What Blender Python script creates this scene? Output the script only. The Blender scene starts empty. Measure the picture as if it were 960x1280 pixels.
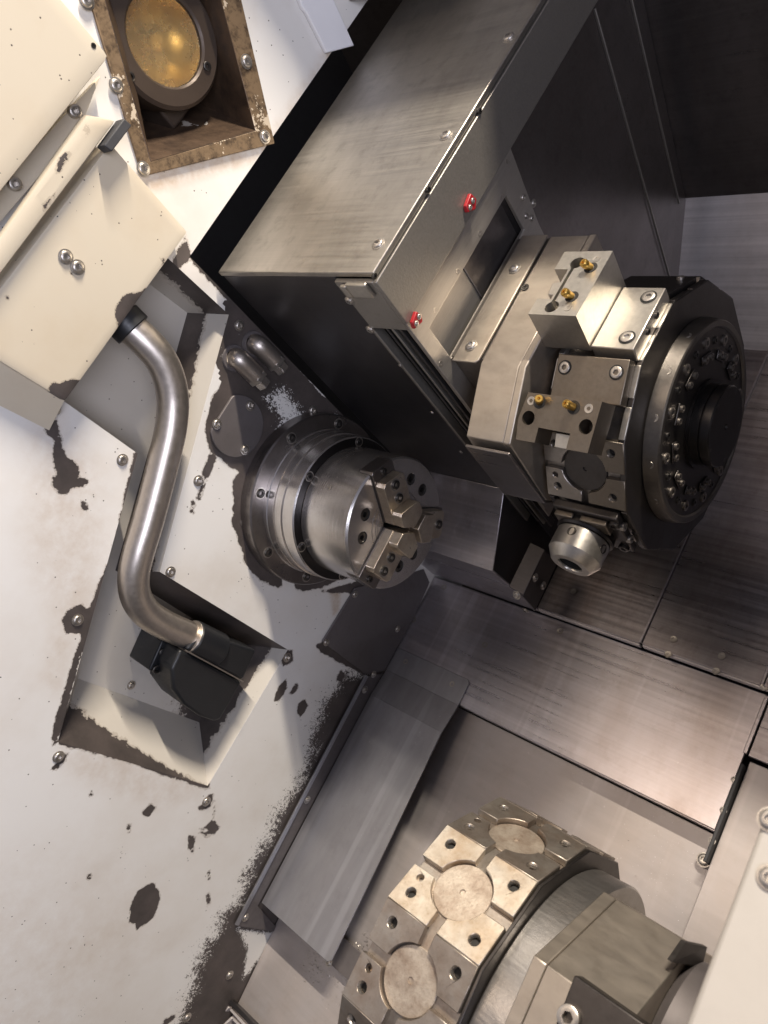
import bpy, bmesh, math, random
import numpy as np
from mathutils import Vector, Matrix, Quaternion
from mathutils.geometry import tessellate_polygon, delaunay_2d_cdt

random.seed(7)
scene = bpy.context.scene
col = scene.collection
R_ = math.radians

# ------------------------------------------------------------------ frame of the machine
# Everything is written in machine axes (x along the spindle, u up the slanted bed, v out of the bed).
# The bed leans 45 degrees, so one rotation about x turns machine axes into world axes.
TILT = Matrix.Rotation(R_(45), 3, 'X')
CAM = np.array([.95, 0.0, 0.0])
ROT = np.array([[0.7136, 0.4732, -0.5166], [0.2132, -0.8491, -0.4833], [-0.6674, 0.2348, -0.7068]])
FPX = 941.04
LIFT = Vector((0, 0, 1.9))           # the machine stands on the shop floor, its spindle about 1.1 m up

def W(p):
    return TILT @ Vector(p) + LIFT

# ------------------------------------------------------------------ camera
cam = bpy.data.cameras.new('camera')
cam.sensor_fit = 'HORIZONTAL'
cam.sensor_width = 36
cam.lens = FPX / 960 * 36
cam.clip_start = .02
cam.clip_end = 60
cam.dof.use_dof = True
cam.dof.focus_distance = 1.02
cam.dof.aperture_fstop = 14
camo = bpy.data.objects.new('camera', cam)
col.objects.link(camo)
rows = [TILT @ Vector(r) for r in ROT]
mat3 = Matrix((rows[0], -rows[1], -rows[2])).transposed()
m4 = mat3.to_4x4()
m4.translation = W(CAM)
camo.matrix_world = m4
scene.camera = camo

# ------------------------------------------------------------------ world, lamps, exposure
world = bpy.data.worlds.new('World')
scene.world = world
world.use_nodes = True
bg = world.node_tree.nodes['Background']
bg.inputs[0].default_value = (.80, .80, 1.0, 1)
bg.inputs[1].default_value = .23

def area(name, pos, target, size, size_y, power, colour):
    l = bpy.data.lights.new(name, 'AREA')
    l.shape = 'RECTANGLE'
    l.size, l.size_y = size, size_y
    l.energy = power
    l.color = colour
    o = bpy.data.objects.new(name, l)
    col.objects.link(o)
    o.location = W(pos)
    d = (W(target) - W(pos)).normalized()
    ax = Vector((1, 0, 0))                       # the long side of each lamp runs along the machine
    ax = (ax - d * ax.dot(d)).normalized()
    o.rotation_euler = Matrix((ax, (-d).cross(ax), -d)).transposed().to_euler()
    return o

# ceiling luminaire of the workshop, above and in front of the open door
area('ceiling_lamp', (1.10, 2.14, 1.53), (.35, .35, -.80), .80, .05, 185, (1.0, .89, .75))
# added warm fill, placed to give the floor panels a reflected glow
area('floor_glow_fill', (-.10, .15, 2.1), (.60, .05, -1.2), .9, .7, 14, (1.0, .80, .62))
# added cool fill from the far end, low enough to lift the white wall
area('wall_fill', (3.1, -.7, .9), (.1, .1, -.8), 1.8, 1.2, 82, (.82, .84, 1.0))

scene.view_settings.view_transform = 'Standard'
scene.view_settings.look = 'None'
scene.view_settings.gamma = 1
scene.view_settings.exposure = 0.0
scene.render.engine = 'CYCLES'

# ------------------------------------------------------------------ pixel -> point on a known plane
def ray(x, y):
    return ROT.T @ np.array([x - 480., y - 640., FPX])

def px(x, y, ax, val):
    d = ray(x, y)
    i = 'xuv'.index(ax)
    t = (val - CAM[i]) / d[i]
    return CAM + t * d

def pxuv(x, y, X=0.0):
    q = px(x, y, 'x', X)
    return (float(q[1]), float(q[2]))

def pxxu(x, y, V):
    q = px(x, y, 'v', V)
    return (float(q[0]), float(q[1]))

# ------------------------------------------------------------------ materials
MATS = {}

class NT:
    def __init__(s, name):
        s.m = bpy.data.materials.new(name)
        s.m.use_nodes = True
        s.t = s.m.node_tree
        s.b = s.t.nodes['Principled BSDF']
        MATS[name] = s.m
        s.tc = s.n('ShaderNodeTexCoord')

    def n(s, ty, **kw):
        nd = s.t.nodes.new(ty)
        for k, v in kw.items():
            if k.startswith('i_'):
                nd.inputs[k[2:].replace('_', ' ')].default_value = v
            else:
                setattr(nd, k, v)
        return nd

    def l(s, a, b):
        s.t.links.new(a, b)

    def noise(s, scale, detail=4, rough=.6, vec=None, stretch=None):
        nd = s.n('ShaderNodeTexNoise')
        nd.inputs['Scale'].default_value = scale
        nd.inputs['Detail'].default_value = detail
        nd.inputs['Roughness'].default_value = rough
        src = vec or s.tc.outputs['Object']
        if stretch:
            mp = s.n('ShaderNodeMapping')
            mp.inputs['Scale'].default_value = stretch
            s.l(src, mp.inputs['Vector'])
            src = mp.outputs['Vector']
        s.l(src, nd.inputs['Vector'])
        return nd.outputs['Fac']

    def math(s, op, a, b=None, c=None, clamp=False):
        nd = s.n('ShaderNodeMath', operation=op, use_clamp=clamp)
        for i, v in enumerate((a, b, c)):
            if v is None:
                continue
            if isinstance(v, (int, float)):
                nd.inputs[i].default_value = v
            else:
                s.l(v, nd.inputs[i])
        return nd.outputs[0]

    def ramp(s, f, p0, p1, c0=(0, 0, 0, 1), c1=(1, 1, 1, 1)):
        nd = s.n('ShaderNodeValToRGB')
        e = nd.color_ramp.elements
        e[0].position, e[1].position = p0, p1
        e[0].color, e[1].color = c0, c1
        s.l(f, nd.inputs[0])
        return nd.outputs[0]

    def mix(s, f, a, b):
        nd = s.n('ShaderNodeMix', data_type='RGBA')
        for i, v in ((0, f), (6, a), (7, b)):
            if isinstance(v, (int, float)):
                nd.inputs[i].default_value = v
            elif isinstance(v, tuple):
                nd.inputs[i].default_value = v if len(v) == 4 else v + (1,)
            else:
                s.l(v, nd.inputs[i])
        return nd.outputs[2]

    def set(s, **kw):
        for k, v in kw.items():
            inp = s.b.inputs[k.replace('_', ' ')]
            if isinstance(v, (int, float)):
                inp.default_value = v
            elif isinstance(v, tuple):
                inp.default_value = v if len(v) == 4 else v + (1,)
            else:
                s.l(v, inp)

    def bump(s, h, strength=.2, dist=.001):
        nd = s.n('ShaderNodeBump')
        nd.inputs['Strength'].default_value = strength
        nd.inputs['Distance'].default_value = dist
        s.l(h, nd.inputs['Height'])
        s.l(nd.outputs[0], s.b.inputs['Normal'])


def steel(name, c, rough=.38, brush=(4, 260, 260), stain=.35, tint=None, metallic=None, stain_scale=7., bump=.12, rvar=.14, drip=0.0, grain=.30):
    """brushed or ground steel with stains of dried coolant"""
    if metallic is None:
        metallic = .80 if name.startswith('sheet') else .92
    t = NT(name)
    a = t.noise(1.0, 3, .55, stretch=brush)
    b = t.noise(stain_scale, 6, .65, stretch=(1.7, .55, 1.0) if name.startswith('sheet') else None)
    b2 = t.noise(stain_scale * 9, 5, .7)
    tint = tint or (c[0] * .62, c[1] * .56, c[2] * .50)
    f = t.math('MULTIPLY', t.ramp(b, .38, .72), stain)
    cc = t.mix(f, c, tint)
    f2 = t.math('MULTIPLY', t.ramp(b2, .52, .8), stain * .6)
    cc = t.mix(f2, cc, (tint[0] * .7, tint[1] * .7, tint[2] * .7))
    if drip:
        dr = t.noise(1.0, 2, .5, stretch=(38, 1.1, 38))
        cc = t.mix(t.math('MULTIPLY', t.ramp(dr, .60, .68), drip), cc, (c[0] * 1.5, c[1] * 1.5, c[2] * 1.5))
        sp = t.noise(95, 3, .6)
        cc = t.mix(t.math('MULTIPLY', t.ramp(sp, .70, .74), drip), cc, (min(c[0] * 2, .9), min(c[1] * 2, .9), min(c[2] * 2, .9)))
    g = t.math('MULTIPLY_ADD', a, grain, 1 - grain / 2)
    vm = t.n('ShaderNodeVectorMath', operation='SCALE')
    t.l(cc, vm.inputs[0])
    t.l(g, vm.inputs['Scale'])
    r = t.math('MULTIPLY_ADD', a, rvar, rough - rvar / 2)
    r = t.math('MULTIPLY_ADD', b, .16, t.math('SUBTRACT', r, .08))
    t.set(Base_Color=vm.outputs[0], Metallic=metallic, Roughness=r)
    t.bump(t.math('MULTIPLY_ADD', b2, .6, a), bump, .0006)
    return t.m


def plain(name, c, rough=.5, metallic=0.0, var=.25, scale=25., bump=.15, spec=.5):
    t = NT(name)
    b = t.noise(scale, 6, .65)
    b2 = t.noise(scale * 8, 4, .6)
    cc = t.mix(t.math('MULTIPLY', t.ramp(b, .35, .75), var), c, (c[0] * .45, c[1] * .42, c[2] * .40))
    t.set(Base_Color=cc, Metallic=metallic, Roughness=t.math('MULTIPLY_ADD', b2, .25, rough - .12))
    t.b.inputs['Specular IOR Level'].default_value = spec
    t.bump(b2, bump, .0005)
    return t.m


def paint(name, c, bare=(.058, .050, .046), speck=1.0, extra=0.0, grime=(.46, .37, .26), rough=.42):
    """old cream-white enamel; the mesh attributes wear/fuzz hold the distance to the edge of a bare patch"""
    t = NT(name)
    at = t.n('ShaderNodeAttribute', attribute_name='wear')
    fz = t.n('ShaderNodeAttribute', attribute_name='fuzz')
    n1 = t.noise(70, 5, .7)
    n2 = t.noise(420, 4, .75)
    n3 = t.noise(26, 4, .6)
    crisp = t.math('ADD', at.outputs['Fac'], t.math('MULTIPLY_ADD', n1, .014, -.007 + extra))
    crisp = t.math('ADD', crisp, t.math('MULTIPLY_ADD', n2, .0035, -.00175))
    n4 = t.noise(520, 1, .5)
    n5 = t.noise(150, 2, .6)
    fuzz = t.math('ADD', fz.outputs['Fac'], t.math('MULTIPLY_ADD', n4, .09, -.045))
    fuzz = t.math('ADD', fuzz, t.math('MULTIPLY_ADD', n5, .09, -.045))
    fuzz = t.math('ADD', fuzz, t.math('MULTIPLY_ADD', n3, .08, -.040))
    w = t.math('MAXIMUM', crisp, fuzz)
    # pin holes and small specks, denser in drifts
    vo = t.n('ShaderNodeTexVoronoi')
    vo.inputs['Scale'].default_value = 190
    t.l(t.tc.outputs['Object'], vo.inputs['Vector'])
    vo2 = t.n('ShaderNodeTexVoronoi')
    vo2.inputs['Scale'].default_value = 520
    t.l(t.tc.outputs['Object'], vo2.inputs['Vector'])
    sp = t.math('GREATER_THAN', t.math('MULTIPLY', t.math('SUBTRACT', .20, vo.outputs['Distance']),
                                       t.math('GREATER_THAN', t.n_rand(vo), .962)), .02)
    drift = t.ramp(t.noise(6, 3, .6), .50, .75)
    sp2 = t.math('GREATER_THAN', t.math('MULTIPLY', t.math('SUBTRACT', .34, vo2.outputs['Distance']),
                                        t.math('GREATER_THAN', t.math('MULTIPLY', t.n_rand(vo2), drift), .78)), .02)
    spm = t.math('MULTIPLY', t.math('MAXIMUM', sp, sp2), speck)
    mask = t.math('MAXIMUM', t.math('GREATER_THAN', w, 0.0), spm)
    dirt = t.math('MULTIPLY', t.ramp(t.noise(3.5, 6, .65), .45, .78), .32)
    streak = t.math('MULTIPLY', t.ramp(t.noise(1.0, 5, .6, stretch=(14, 9, 9)), .55, .8), .20)
    cc = t.mix(dirt, c, grime)
    cc = t.mix(streak, cc, (grime[0] * .8, grime[1] * .75, grime[2] * .7))
    rs = t.n('ShaderNodeAttribute', attribute_name='rust')
    cc = t.mix(t.math('MULTIPLY', rs.outputs['Fac'], t.ramp(t.noise(40, 4, .7), .25, .7)), cc, (.36, .22, .10))
    # thin brown rim around each bare patch
    rim = t.math('MULTIPLY', t.math('GREATER_THAN', w, -.0016), .35)
    cc = t.mix(rim, cc, (.24, .19, .14))
    bb = t.mix(t.ramp(t.noise(16, 6, .7), .3, .75), bare, (bare[0] * 2.0, bare[1] * 1.9, bare[2] * 1.9))
    cc = t.mix(mask, cc, bb)
    t.set(Base_Color=cc, Roughness=t.math('MULTIPLY_ADD', mask, .05, t.math('MULTIPLY_ADD', n3, .14, rough - .07)),
          Metallic=t.math('MULTIPLY', mask, .25))
    h = t.math('SUBTRACT', 1.0, mask)
    h = t.math('MULTIPLY_ADD', n2, .10, h)
    t.bump(h, .55, .0008)
    return t.m


def _rand(s, vo):
    nd = s.n('ShaderNodeTexWhiteNoise', noise_dimensions='3D')
    s.l(vo.outputs['Position'], nd.inputs['Vector'])
    return nd.outputs['Value']
NT.n_rand = _rand

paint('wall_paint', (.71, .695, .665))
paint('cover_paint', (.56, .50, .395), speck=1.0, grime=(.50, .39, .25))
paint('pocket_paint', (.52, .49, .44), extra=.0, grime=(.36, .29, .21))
steel('sheet_top', (.50, .47, .425), .44, (5, 300, 300), .75, tint=(.23, .21, .185), stain_scale=3.6, rvar=.2, metallic=.95)                 # carriage top, grained along x
steel('sheet_strip', (.33, .31, .28), .46, (300, 300, 300), .25, bump=.35)
steel('sheet_front', (.45, .42, .38), .42, (420, 6, 420), .30)
steel('sheet_dark', (.095, .090, .092), .34, (3, 360, 360), .35)
steel('sheet_pale', (.44, .41, .405), .42, (8, 60, 60), .45, tint=(.42, .34, .28), stain_scale=4, metallic=.45, bump=.08, drip=.18)
steel('sheet_floor', (.56, .54, .575), .31, (2.2, 130, 120), .6, tint=(.33, .25, .20), stain_scale=3.0, metallic=.86, rvar=.20, drip=.22, grain=.55)
steel('sheet_slide', (.46, .435, .45), .32, (2.4, 130, 130), .6, tint=(.17, .12, .095), stain_scale=5., rvar=.28, metallic=.85, grain=1.0)
steel('sheet_back', (.70, .66, .65), .42, (2.0, 120, 120), .35, rvar=.28, metallic=.45, grain=.7)
steel('sheet_guide', (.37, .37, .395), .40, (60, 12, 60), .35, bump=.04, rvar=.05, stain_scale=4, drip=.3)
steel('primer_grey', (.15, .135, .135), .55, (60, 60, 60), .5, metallic=.4, tint=(.07, .058, .052))
steel('ground_steel', (.55, .52, .48), .33, (90, 90, 90), .45, tint=(.32, .24, .17), stain_scale=22)
steel('turned_steel', (.66, .63, .60), .24, (420, 12, 12), .28, tint=(.26, .20, .155), stain_scale=18)
steel('flange_steel', (.25, .23, .22), .30, (300, 20, 20), .45, tint=(.12, .095, .08), stain_scale=16)
steel('jaw_steel', (.64, .57, .47), .32, (30, 160, 160), .5, tint=(.30, .20, .12), stain_scale=26)
steel('holder_steel', (.50, .475, .43), .36, (220, 220, 220), .3, tint=(.30, .25, .19), stain_scale=18)
steel('holder_dark', (.185, .160, .132), .38, (200, 200, 200), .5, tint=(.15, .12, .09), stain_scale=20)
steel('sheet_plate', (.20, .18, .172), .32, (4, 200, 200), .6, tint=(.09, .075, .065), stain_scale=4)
steel('turret_steel', (.30, .275, .25), .38, (140, 140, 140), .5, tint=(.14, .11, .085), stain_scale=15)
steel('turret_black', (.085, .078, .075), .40, (160, 160, 160), .4, stain_scale=16)
steel('turret_mid', (.15, .138, .125), .38, (160, 160, 160), .35, stain_scale=16)
steel('hub_black', (.05, .047, .047), .36, (200, 20, 20), .3, stain_scale=16)
steel('housing_steel', (.45, .405, .35), .46, (40, 90, 90), .4, tint=(.31, .25, .19), stain_scale=6, bump=.08)
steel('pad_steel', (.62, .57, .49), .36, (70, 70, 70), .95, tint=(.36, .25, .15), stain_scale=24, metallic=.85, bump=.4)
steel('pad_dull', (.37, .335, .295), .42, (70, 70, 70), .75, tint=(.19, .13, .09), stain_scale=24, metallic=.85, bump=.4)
steel('pocket_disc', (.46, .40, .33), .5, (40, 40, 40), 1.0, tint=(.20, .14, .10), stain_scale=44, metallic=.6, bump=.9)
steel('ring_steel', (.40, .385, .37), .36, (40, 260, 260), .45, tint=(.22, .19, .16), stain_scale=20, bump=.4)
steel('pipe_steel', (.53, .48, .43), .38, (150, 150, 150), .22, stain_scale=8, bump=.1)
steel('screw_steel', (.50, .47, .43), .36, (200, 200, 200), .3, stain_scale=60)
steel('socket_black', (.10, .095, .09), .35, (200, 200, 200), .3, stain_scale=60)
plain('brass', (.72, .46, .12), .30, .95, .35, 120)
plain('black_plastic', (.011, .012, .014), .42, 0, .3, 30)
plain('rubber', (.045, .046, .05), .65, 0, .4, 60)
plain('red_wiper', (.34, .010, .016), .45, 0, .3, 90)
plain('casing_paint', (.035, .034, .036), .6, 0, .3, 8)
plain('white_plate', (.80, .80, .82), .35, 0, .06, 12, .04)
plain('right_cover_paint', (.40, .375, .34), .5, 0, .12, 30, .1)
plain('bezel', (.075, .055, .042), .42, .35, .45, 18, .2)
plain('hole_black', (.012, .011, .010), .7, 0, .1, 30)
plain('fin_cover', (.50, .46, .42), .45, .55, .55, 9, .35)

t = NT('rust_frame')
a = t.noise(38, 6, .75)
b = t.noise(14, 5, .7)
c_ = t.noise(160, 4, .7)
cc = t.mix(t.ramp(t.math('MULTIPLY_ADD', c_, .35, t.math('MULTIPLY', a, .8)), .46, .62), (.055, .036, .022), (.19, .130, .075))
cc = t.mix(t.math('GREATER_THAN', t.math('MULTIPLY_ADD', c_, .25, t.math('MULTIPLY', b, .9)), .66), cc, (.58, .49, .37))
t.set(Base_Color=cc, Roughness=t.math('MULTIPLY_ADD', a, .3, .35), Metallic=.25)
t.bump(t.math('ADD', a, c_), .5, .0008)

t = NT('recess_brown')
a = t.noise(26, 6, .7)
b = t.noise(11, 4, .6)
c_ = t.noise(120, 4, .7)
cc = t.mix(t.ramp(a, .35, .7), (.042, .028, .020), (.105, .066, .040))
cc = t.mix(t.math('GREATER_THAN', t.math('MULTIPLY_ADD', c_, .10, t.math('MULTIPLY', b, 1.0)), .735), cc, (.55, .50, .43))
t.set(Base_Color=cc, Roughness=t.math('MULTIPLY_ADD', a, .35, .25), Metallic=.2)
t.bump(t.math('ADD', a, c_), .4, .0008)

t = NT('lamp_lens')
b = t.noise(9, 4, .6)
b2 = t.noise(40, 5, .7)
cc = t.mix(t.ramp(b, .40, .66), (.66, .50, .24), (.56, .41, .19))
cc = t.mix(t.math('MULTIPLY', t.ramp(b2, .5, .8), .2), cc, (.72, .52, .25))
t.set(Base_Color=cc, Roughness=.34, Metallic=.75)
t = NT('bulb_glass')
t.set(Base_Color=(.75, .55, .28), Roughness=.2)
t = NT('lens_glass')
b = t.noise(30, 5, .7)
t.set(Base_Color=t.mix(t.ramp(b, .45, .8), (.95, .82, .54), (.66, .52, .28)), Roughness=t.math('MULTIPLY_ADD', b, .35, .10))
t.b.inputs['Transmission Weight'].default_value = .92
t.b.inputs['IOR'].default_value = 1.45

# ------------------------------------------------------------------ mesh building
class Fr:
    """local frame inside the machine axes"""
    def __init__(s, o, ex, ey, ez):
        s.o, s.ex, s.ey, s.ez = [Vector(tuple(map(float, k))) for k in (o, ex, ey, ez)]

    def __call__(s, a, b, c):
        return s.o + s.ex * a + s.ey * b + s.ez * c

FX = Fr((0, 0, 0), (0, 1, 0), (0, 0, 1), (1, 0, 0))      # (u, v) plane, height along x
FV = Fr((0, 0, 0), (1, 0, 0), (0, 1, 0), (0, 0, 1))      # (x, u) plane, height along v
FU = Fr((0, 0, 0), (0, 0, 1), (1, 0, 0), (0, 1, 0))      # (v, x) plane, height along u

def axis_frame(cu, cv, x=0.0):
    return Fr((x, cu, cv), (0, 1, 0), (0, 0, 1), (1, 0, 0))

def face_frame(cu, cv, phi, x=0.0):
    """frame of a polygon face of a turret: (tangential, x, outward)"""
    a = R_(phi)
    return Fr((x, cu, cv), (0, -math.sin(a), math.cos(a)), (1, 0, 0), (0, math.cos(a), math.sin(a)))

def circ(cx, cy, r, n=20, a0=0.0, a1=360.0):
    full = abs(a1 - a0) >= 359.9
    k = n if full else n + 1
    return [(cx + r * math.cos(R_(a0 + (a1 - a0) * i / n)), cy + r * math.sin(R_(a0 + (a1 - a0) * i / n))) for i in range(k)]

def ccw(p):
    s = sum(p[i][0] * p[(i + 1) % len(p)][1] - p[(i + 1) % len(p)][0] * p[i][1] for i in range(len(p)))
    return list(p) if s > 0 else list(p)[::-1]

class MB:
    def __init__(s):
        s.v, s.f = [], []

    def add(s, vs, fs):
        o = len(s.v)
        s.v += [tuple(v) for v in vs]
        s.f += [[i + o for i in f] for f in fs]
        return s

    def prism(s, fr, outer, z0, z1, holes=(), bottom=True, hole_depth=None):
        outer = ccw(outer)
        hs = [ccw(h)[::-1] for h in holes]
        loops = [outer] + hs
        flat = [p for lp in loops for p in lp]
        tri = tessellate_polygon([[Vector((p[0], p[1], 0)) for p in lp] for lp in loops])
        fs, vs = [], []
        for z, up in ((z1, True), (z0, False)):
            if not up and not bottom:
                continue
            o = len(vs)
            vs += [fr(p[0], p[1], z) for p in flat]
            if len(loops) == 1 and convex(outer):
                f = list(range(len(outer)))
                fs.append([i + o for i in (f if up else f[::-1])])
            else:
                for t3 in tri:
                    a, b, c = [flat[i] for i in t3]
                    ar = (b[0] - a[0]) * (c[1] - a[1]) - (c[0] - a[0]) * (b[1] - a[1])
                    if abs(ar) < 1e-12:
                        continue
                    t3 = list(t3) if (ar > 0) == up else list(t3)[::-1]
                    fs.append([i + o for i in t3])
        o2 = 0
        base = len(vs)
        if not bottom:
            vs += [fr(p[0], p[1], z0) for p in flat]
            low = base
        else:
            low = len(flat)
        k = 0
        for lp in loops:
            n = len(lp)
            for i in range(n):
                j = (i + 1) % n
                fs.append([low + k + i, low + k + j, k + j, k + i])
            k += n
        return s.add(vs, fs)

    def box(s, x0, x1, u0, u1, v0, v1):
        return s.prism(FV, [(x0, u0), (x1, u0), (x1, u1), (x0, u1)], v0, v1)

    def lathe(s, fr, prof, seg=48, cap0=False, cap1=False, a0=0.0):
        vs, fs = [], []
        n = len(prof)
        for i in range(seg):
            a = a0 + 2 * math.pi * i / seg
            for (z, r) in prof:
                vs.append(fr(r * math.cos(a), r * math.sin(a), z))
        for i in range(seg):
            j = (i + 1) % seg
            for k in range(n - 1):
                fs.append([i * n + k, j * n + k, j * n + k + 1, i * n + k + 1])
        if cap0:
            fs.append([i * n for i in range(seg)][::-1])
        if cap1:
            fs.append([i * n + n - 1 for i in range(seg)])
        return s.add(vs, fs)

    def tube(s, pts, r, seg=24, caps=True):
        pts = [Vector(p) for p in pts]
        vs, fs = [], []
        up = Vector((1, 0, 0))
        n = len(pts)
        for i, p in enumerate(pts):
            d = (pts[min(i + 1, n - 1)] - pts[max(i - 1, 0)]).normalized()
            side = d.cross(up).normalized()
            nn = side.cross(d)
            rr = r(i / (n - 1)) if callable(r) else r
            for k in range(seg):
                a = 2 * math.pi * k / seg
                vs.append(p + side * rr * math.cos(a) + nn * rr * math.sin(a))
        for i in range(n - 1):
            for k in range(seg):
                l = (k + 1) % seg
                fs.append([i * seg + k, i * seg + l, (i + 1) * seg + l, (i + 1) * seg + k])
        if caps:
            fs.append(list(range(seg))[::-1])
            fs.append([(n - 1) * seg + k for k in range(seg)])
        return s.add(vs, fs)

    def loft(s, A, B, cap_a=True, cap_b=True):
        """two rings of equal length joined by quads"""
        n = len(A)
        fs = [[i, (i + 1) % n, n + (i + 1) % n, n + i] for i in range(n)]
        if cap_a:
            fs.append(list(range(n))[::-1])
        if cap_b:
            fs.append([n + i for i in range(n)])
        return s.add(list(A) + list(B), fs)

def convex(p):
    n = len(p)
    for i in range(n):
        a, b, c = p[i], p[(i + 1) % n], p[(i + 2) % n]
        if (b[0] - a[0]) * (c[1] - b[1]) - (b[1] - a[1]) * (c[0] - b[0]) < -1e-12:
            return False
    return True

def catmull(pts, n=8):
    P = [Vector(p) for p in pts]
    P = [P[0] * 2 - P[1]] + P + [P[-1] * 2 - P[-2]]
    out = []
    for i in range(1, len(P) - 2):
        for k in range(n):
            t_ = k / n
            out.append(.5 * ((2 * P[i]) + (P[i + 1] - P[i - 1]) * t_ + (2 * P[i - 1] - 5 * P[i] + 4 * P[i + 1] - P[i + 2]) * t_ ** 2
                             + (3 * P[i] - P[i - 1] - 3 * P[i + 1] + P[i + 2]) * t_ ** 3))
    out.append(P[-2])
    return out

BASE = {}

def fix_normals(me):
    bm = bmesh.new()
    bm.from_mesh(me)
    bmesh.ops.remove_doubles(bm, verts=bm.verts, dist=1e-6)
    bmesh.ops.recalc_face_normals(bm, faces=bm.faces)
    bm.to_mesh(me)
    bm.free()

def obj(name, mb, mat, parent=None, bevel=0.0, seg=2, angle=32, base=None, recalc=True):
    """link one mesh object; its coordinates are machine axes, stored relative to the base of its thing"""
    me = bpy.data.meshes.new(name)
    if parent is not None:
        b = BASE[parent.name]
    else:
        b = Vector(base if base is not None else mean(mb.v))
    me.from_pydata([Vector(v) - b for v in mb.v], [], mb.f)
    if recalc:
        fix_normals(me)
    me.materials.append(MATS[mat])
    me.polygons.foreach_set('use_smooth', [True] * len(me.polygons))
    me.set_sharp_from_angle(angle=R_(angle))
    o = bpy.data.objects.new(name, me)
    col.objects.link(o)
    if parent is not None:
        o.parent = parent
    else:
        o.location = W(b)
        o.rotation_euler = (R_(45), 0, 0)
    BASE[o.name] = b
    if bevel:
        md = o.modifiers.new('bevel', 'BEVEL')
        md.width = bevel
        md.segments = seg
        md.limit_method = 'ANGLE'
        md.angle_limit = R_(35)
        md.harden_normals = False
    return o

def mean(v):
    a = np.array([tuple(k) for k in v])
    return (a.min(0) + a.max(0)) / 2

def thing(name, base, label, cat, group=None):
    o = bpy.data.objects.new(name, None)
    o.empty_display_size = .05
    col.objects.link(o)
    o.location = W(base)
    o.rotation_euler = (R_(45), 0, 0)
    BASE[o.name] = Vector(tuple(map(float, base)))
    tag(o, label, cat, group)
    return o

def tag(o, label, cat, group=None):
    o['label'] = label
    o['category'] = cat
    if group:
        o['group'] = group
    return o

def struct(o):
    o['kind'] = 'structure'
    return o

# ---- screws: one shared mesh per kind, unit radius, head along +z
def hexring(r, n=24):
    out = []
    for i in range(n):
        a = 2 * math.pi * i / n
        k = r * math.cos(math.pi / 6) / math.cos((a % (math.pi / 3)) - math.pi / 6)
        out.append((k * math.cos(a), k * math.sin(a)))
    return out

def screw_mesh(kind):
    n = 24
    rings = []
    c = [(math.cos(2 * math.pi * i / n), math.sin(2 * math.pi * i / n)) for i in range(n)]
    def R(r, z): rings.append([(p[0] * r, p[1] * r, z) for p in c])
    if kind == 'button':
        R(1.24, -.03); R(1.24, .09); R(1.0, .12); R(1.0, .20); R(.94, .34); R(.82, .44); R(.66, .49)
        h, z, d = .52, .50, .10
    elif kind == 'socket':
        R(1.0, -.5); R(1.0, .50); R(.90, .58); R(.62, .58)
        h, z, d = .52, .58, -.2
    else:
        R(1.0, -.02); R(.97, .07); R(.72, .05); R(.60, .04)
        h, z, d = .50, .04, -.12
    rings.append([(x, y, z) for x, y in hexring(h)])
    rings.append([(x, y, d) for x, y in hexring(h * .96)])
    vs = [p for r in rings for p in r]
    fs = []
    for k in range(len(rings) - 1):
        for i in range(n):
            j = (i + 1) % n
            fs.append([k * n + i, k * n + j, (k + 1) * n + j, (k + 1) * n + i])
    o = (len(rings) - 1) * n
    fs.append([o + i for i in range(n)])
    me = bpy.data.meshes.new('screw')
    me.from_pydata(vs, [], fs)
    me.polygons.foreach_set('use_smooth', [True] * len(me.polygons))
    me.set_sharp_from_angle(angle=R_(40))
    return me

SCREW = {}
def screw(parent, pos, nrm, r, kind='button', mat='screw_steel', name='screw'):
    key = (kind, mat)
    if key not in SCREW:
        me = screw_mesh(kind)
        me.materials.append(MATS[mat])
        SCREW[key] = me
    o = bpy.data.objects.new(name, SCREW[key])
    col.objects.link(o)
    o.parent = parent
    o.location = Vector(tuple(map(float, pos))) - BASE[parent.name]
    q = Vector(nrm).normalized().to_track_quat('Z', 'Y')
    o.rotation_mode = 'QUATERNION'
    o.rotation_quaternion = q @ Quaternion((0, 0, 1), random.uniform(0, 6.28))
    o.scale = (r, r, r)
    BASE[o.name] = BASE[parent.name]
    return o

def cut(o, *mbs):
    """subtract closed meshes from a mesh object"""
    for mb in mbs:
        me = bpy.data.meshes.new('cutter')
        b = BASE[o.name]
        me.from_pydata([Vector(v) - b for v in mb.v], [], mb.f)
        fix_normals(me)
        me.materials.append(o.data.materials[0])
        c = bpy.data.objects.new('cutter', me)
        col.objects.link(c)
        c.matrix_world = o.matrix_world
        c.parent = o.parent
        c.location, c.rotation_euler = o.location, o.rotation_euler
        md = o.modifiers.new('cut', 'BOOLEAN')
        md.object = c
        md.solver = 'EXACT'
        dg = bpy.context.evaluated_depsgraph_get()
        dg.update()
        new = bpy.data.meshes.new_from_object(o.evaluated_get(dg))
        o.modifiers.remove(md)
        old = o.data
        o.data = new
        bpy.data.objects.remove(c)
        bpy.data.meshes.remove(me)
    o.data.polygons.foreach_set('use_smooth', [True] * len(o.data.polygons))
    o.data.set_sharp_from_angle(angle=R_(32))

# ================================================================== THE SETTING
WALL_EDGE_U, WALL_EDGE_V = .412, -.421
FLOOR_V = -1.235
FX0 = 0.0
PK = [(.150, -.34), (.151, -.518), (-.239, -.657), (-.232, -.956), (.025, -.963), (.029, -.651), (.393, -.517), (.385, -.34)]
LAMP_OUT = [pxuv(92, -60, 0), pxuv(176, 221, 0), pxuv(341, 180, 0), pxuv(285, -60, 0)]
LAMP_IN = [pxuv(111, -60, 0), pxuv(186, 203, 0), pxuv(317, 164, 0), pxuv(258, -60, 0)]

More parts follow.
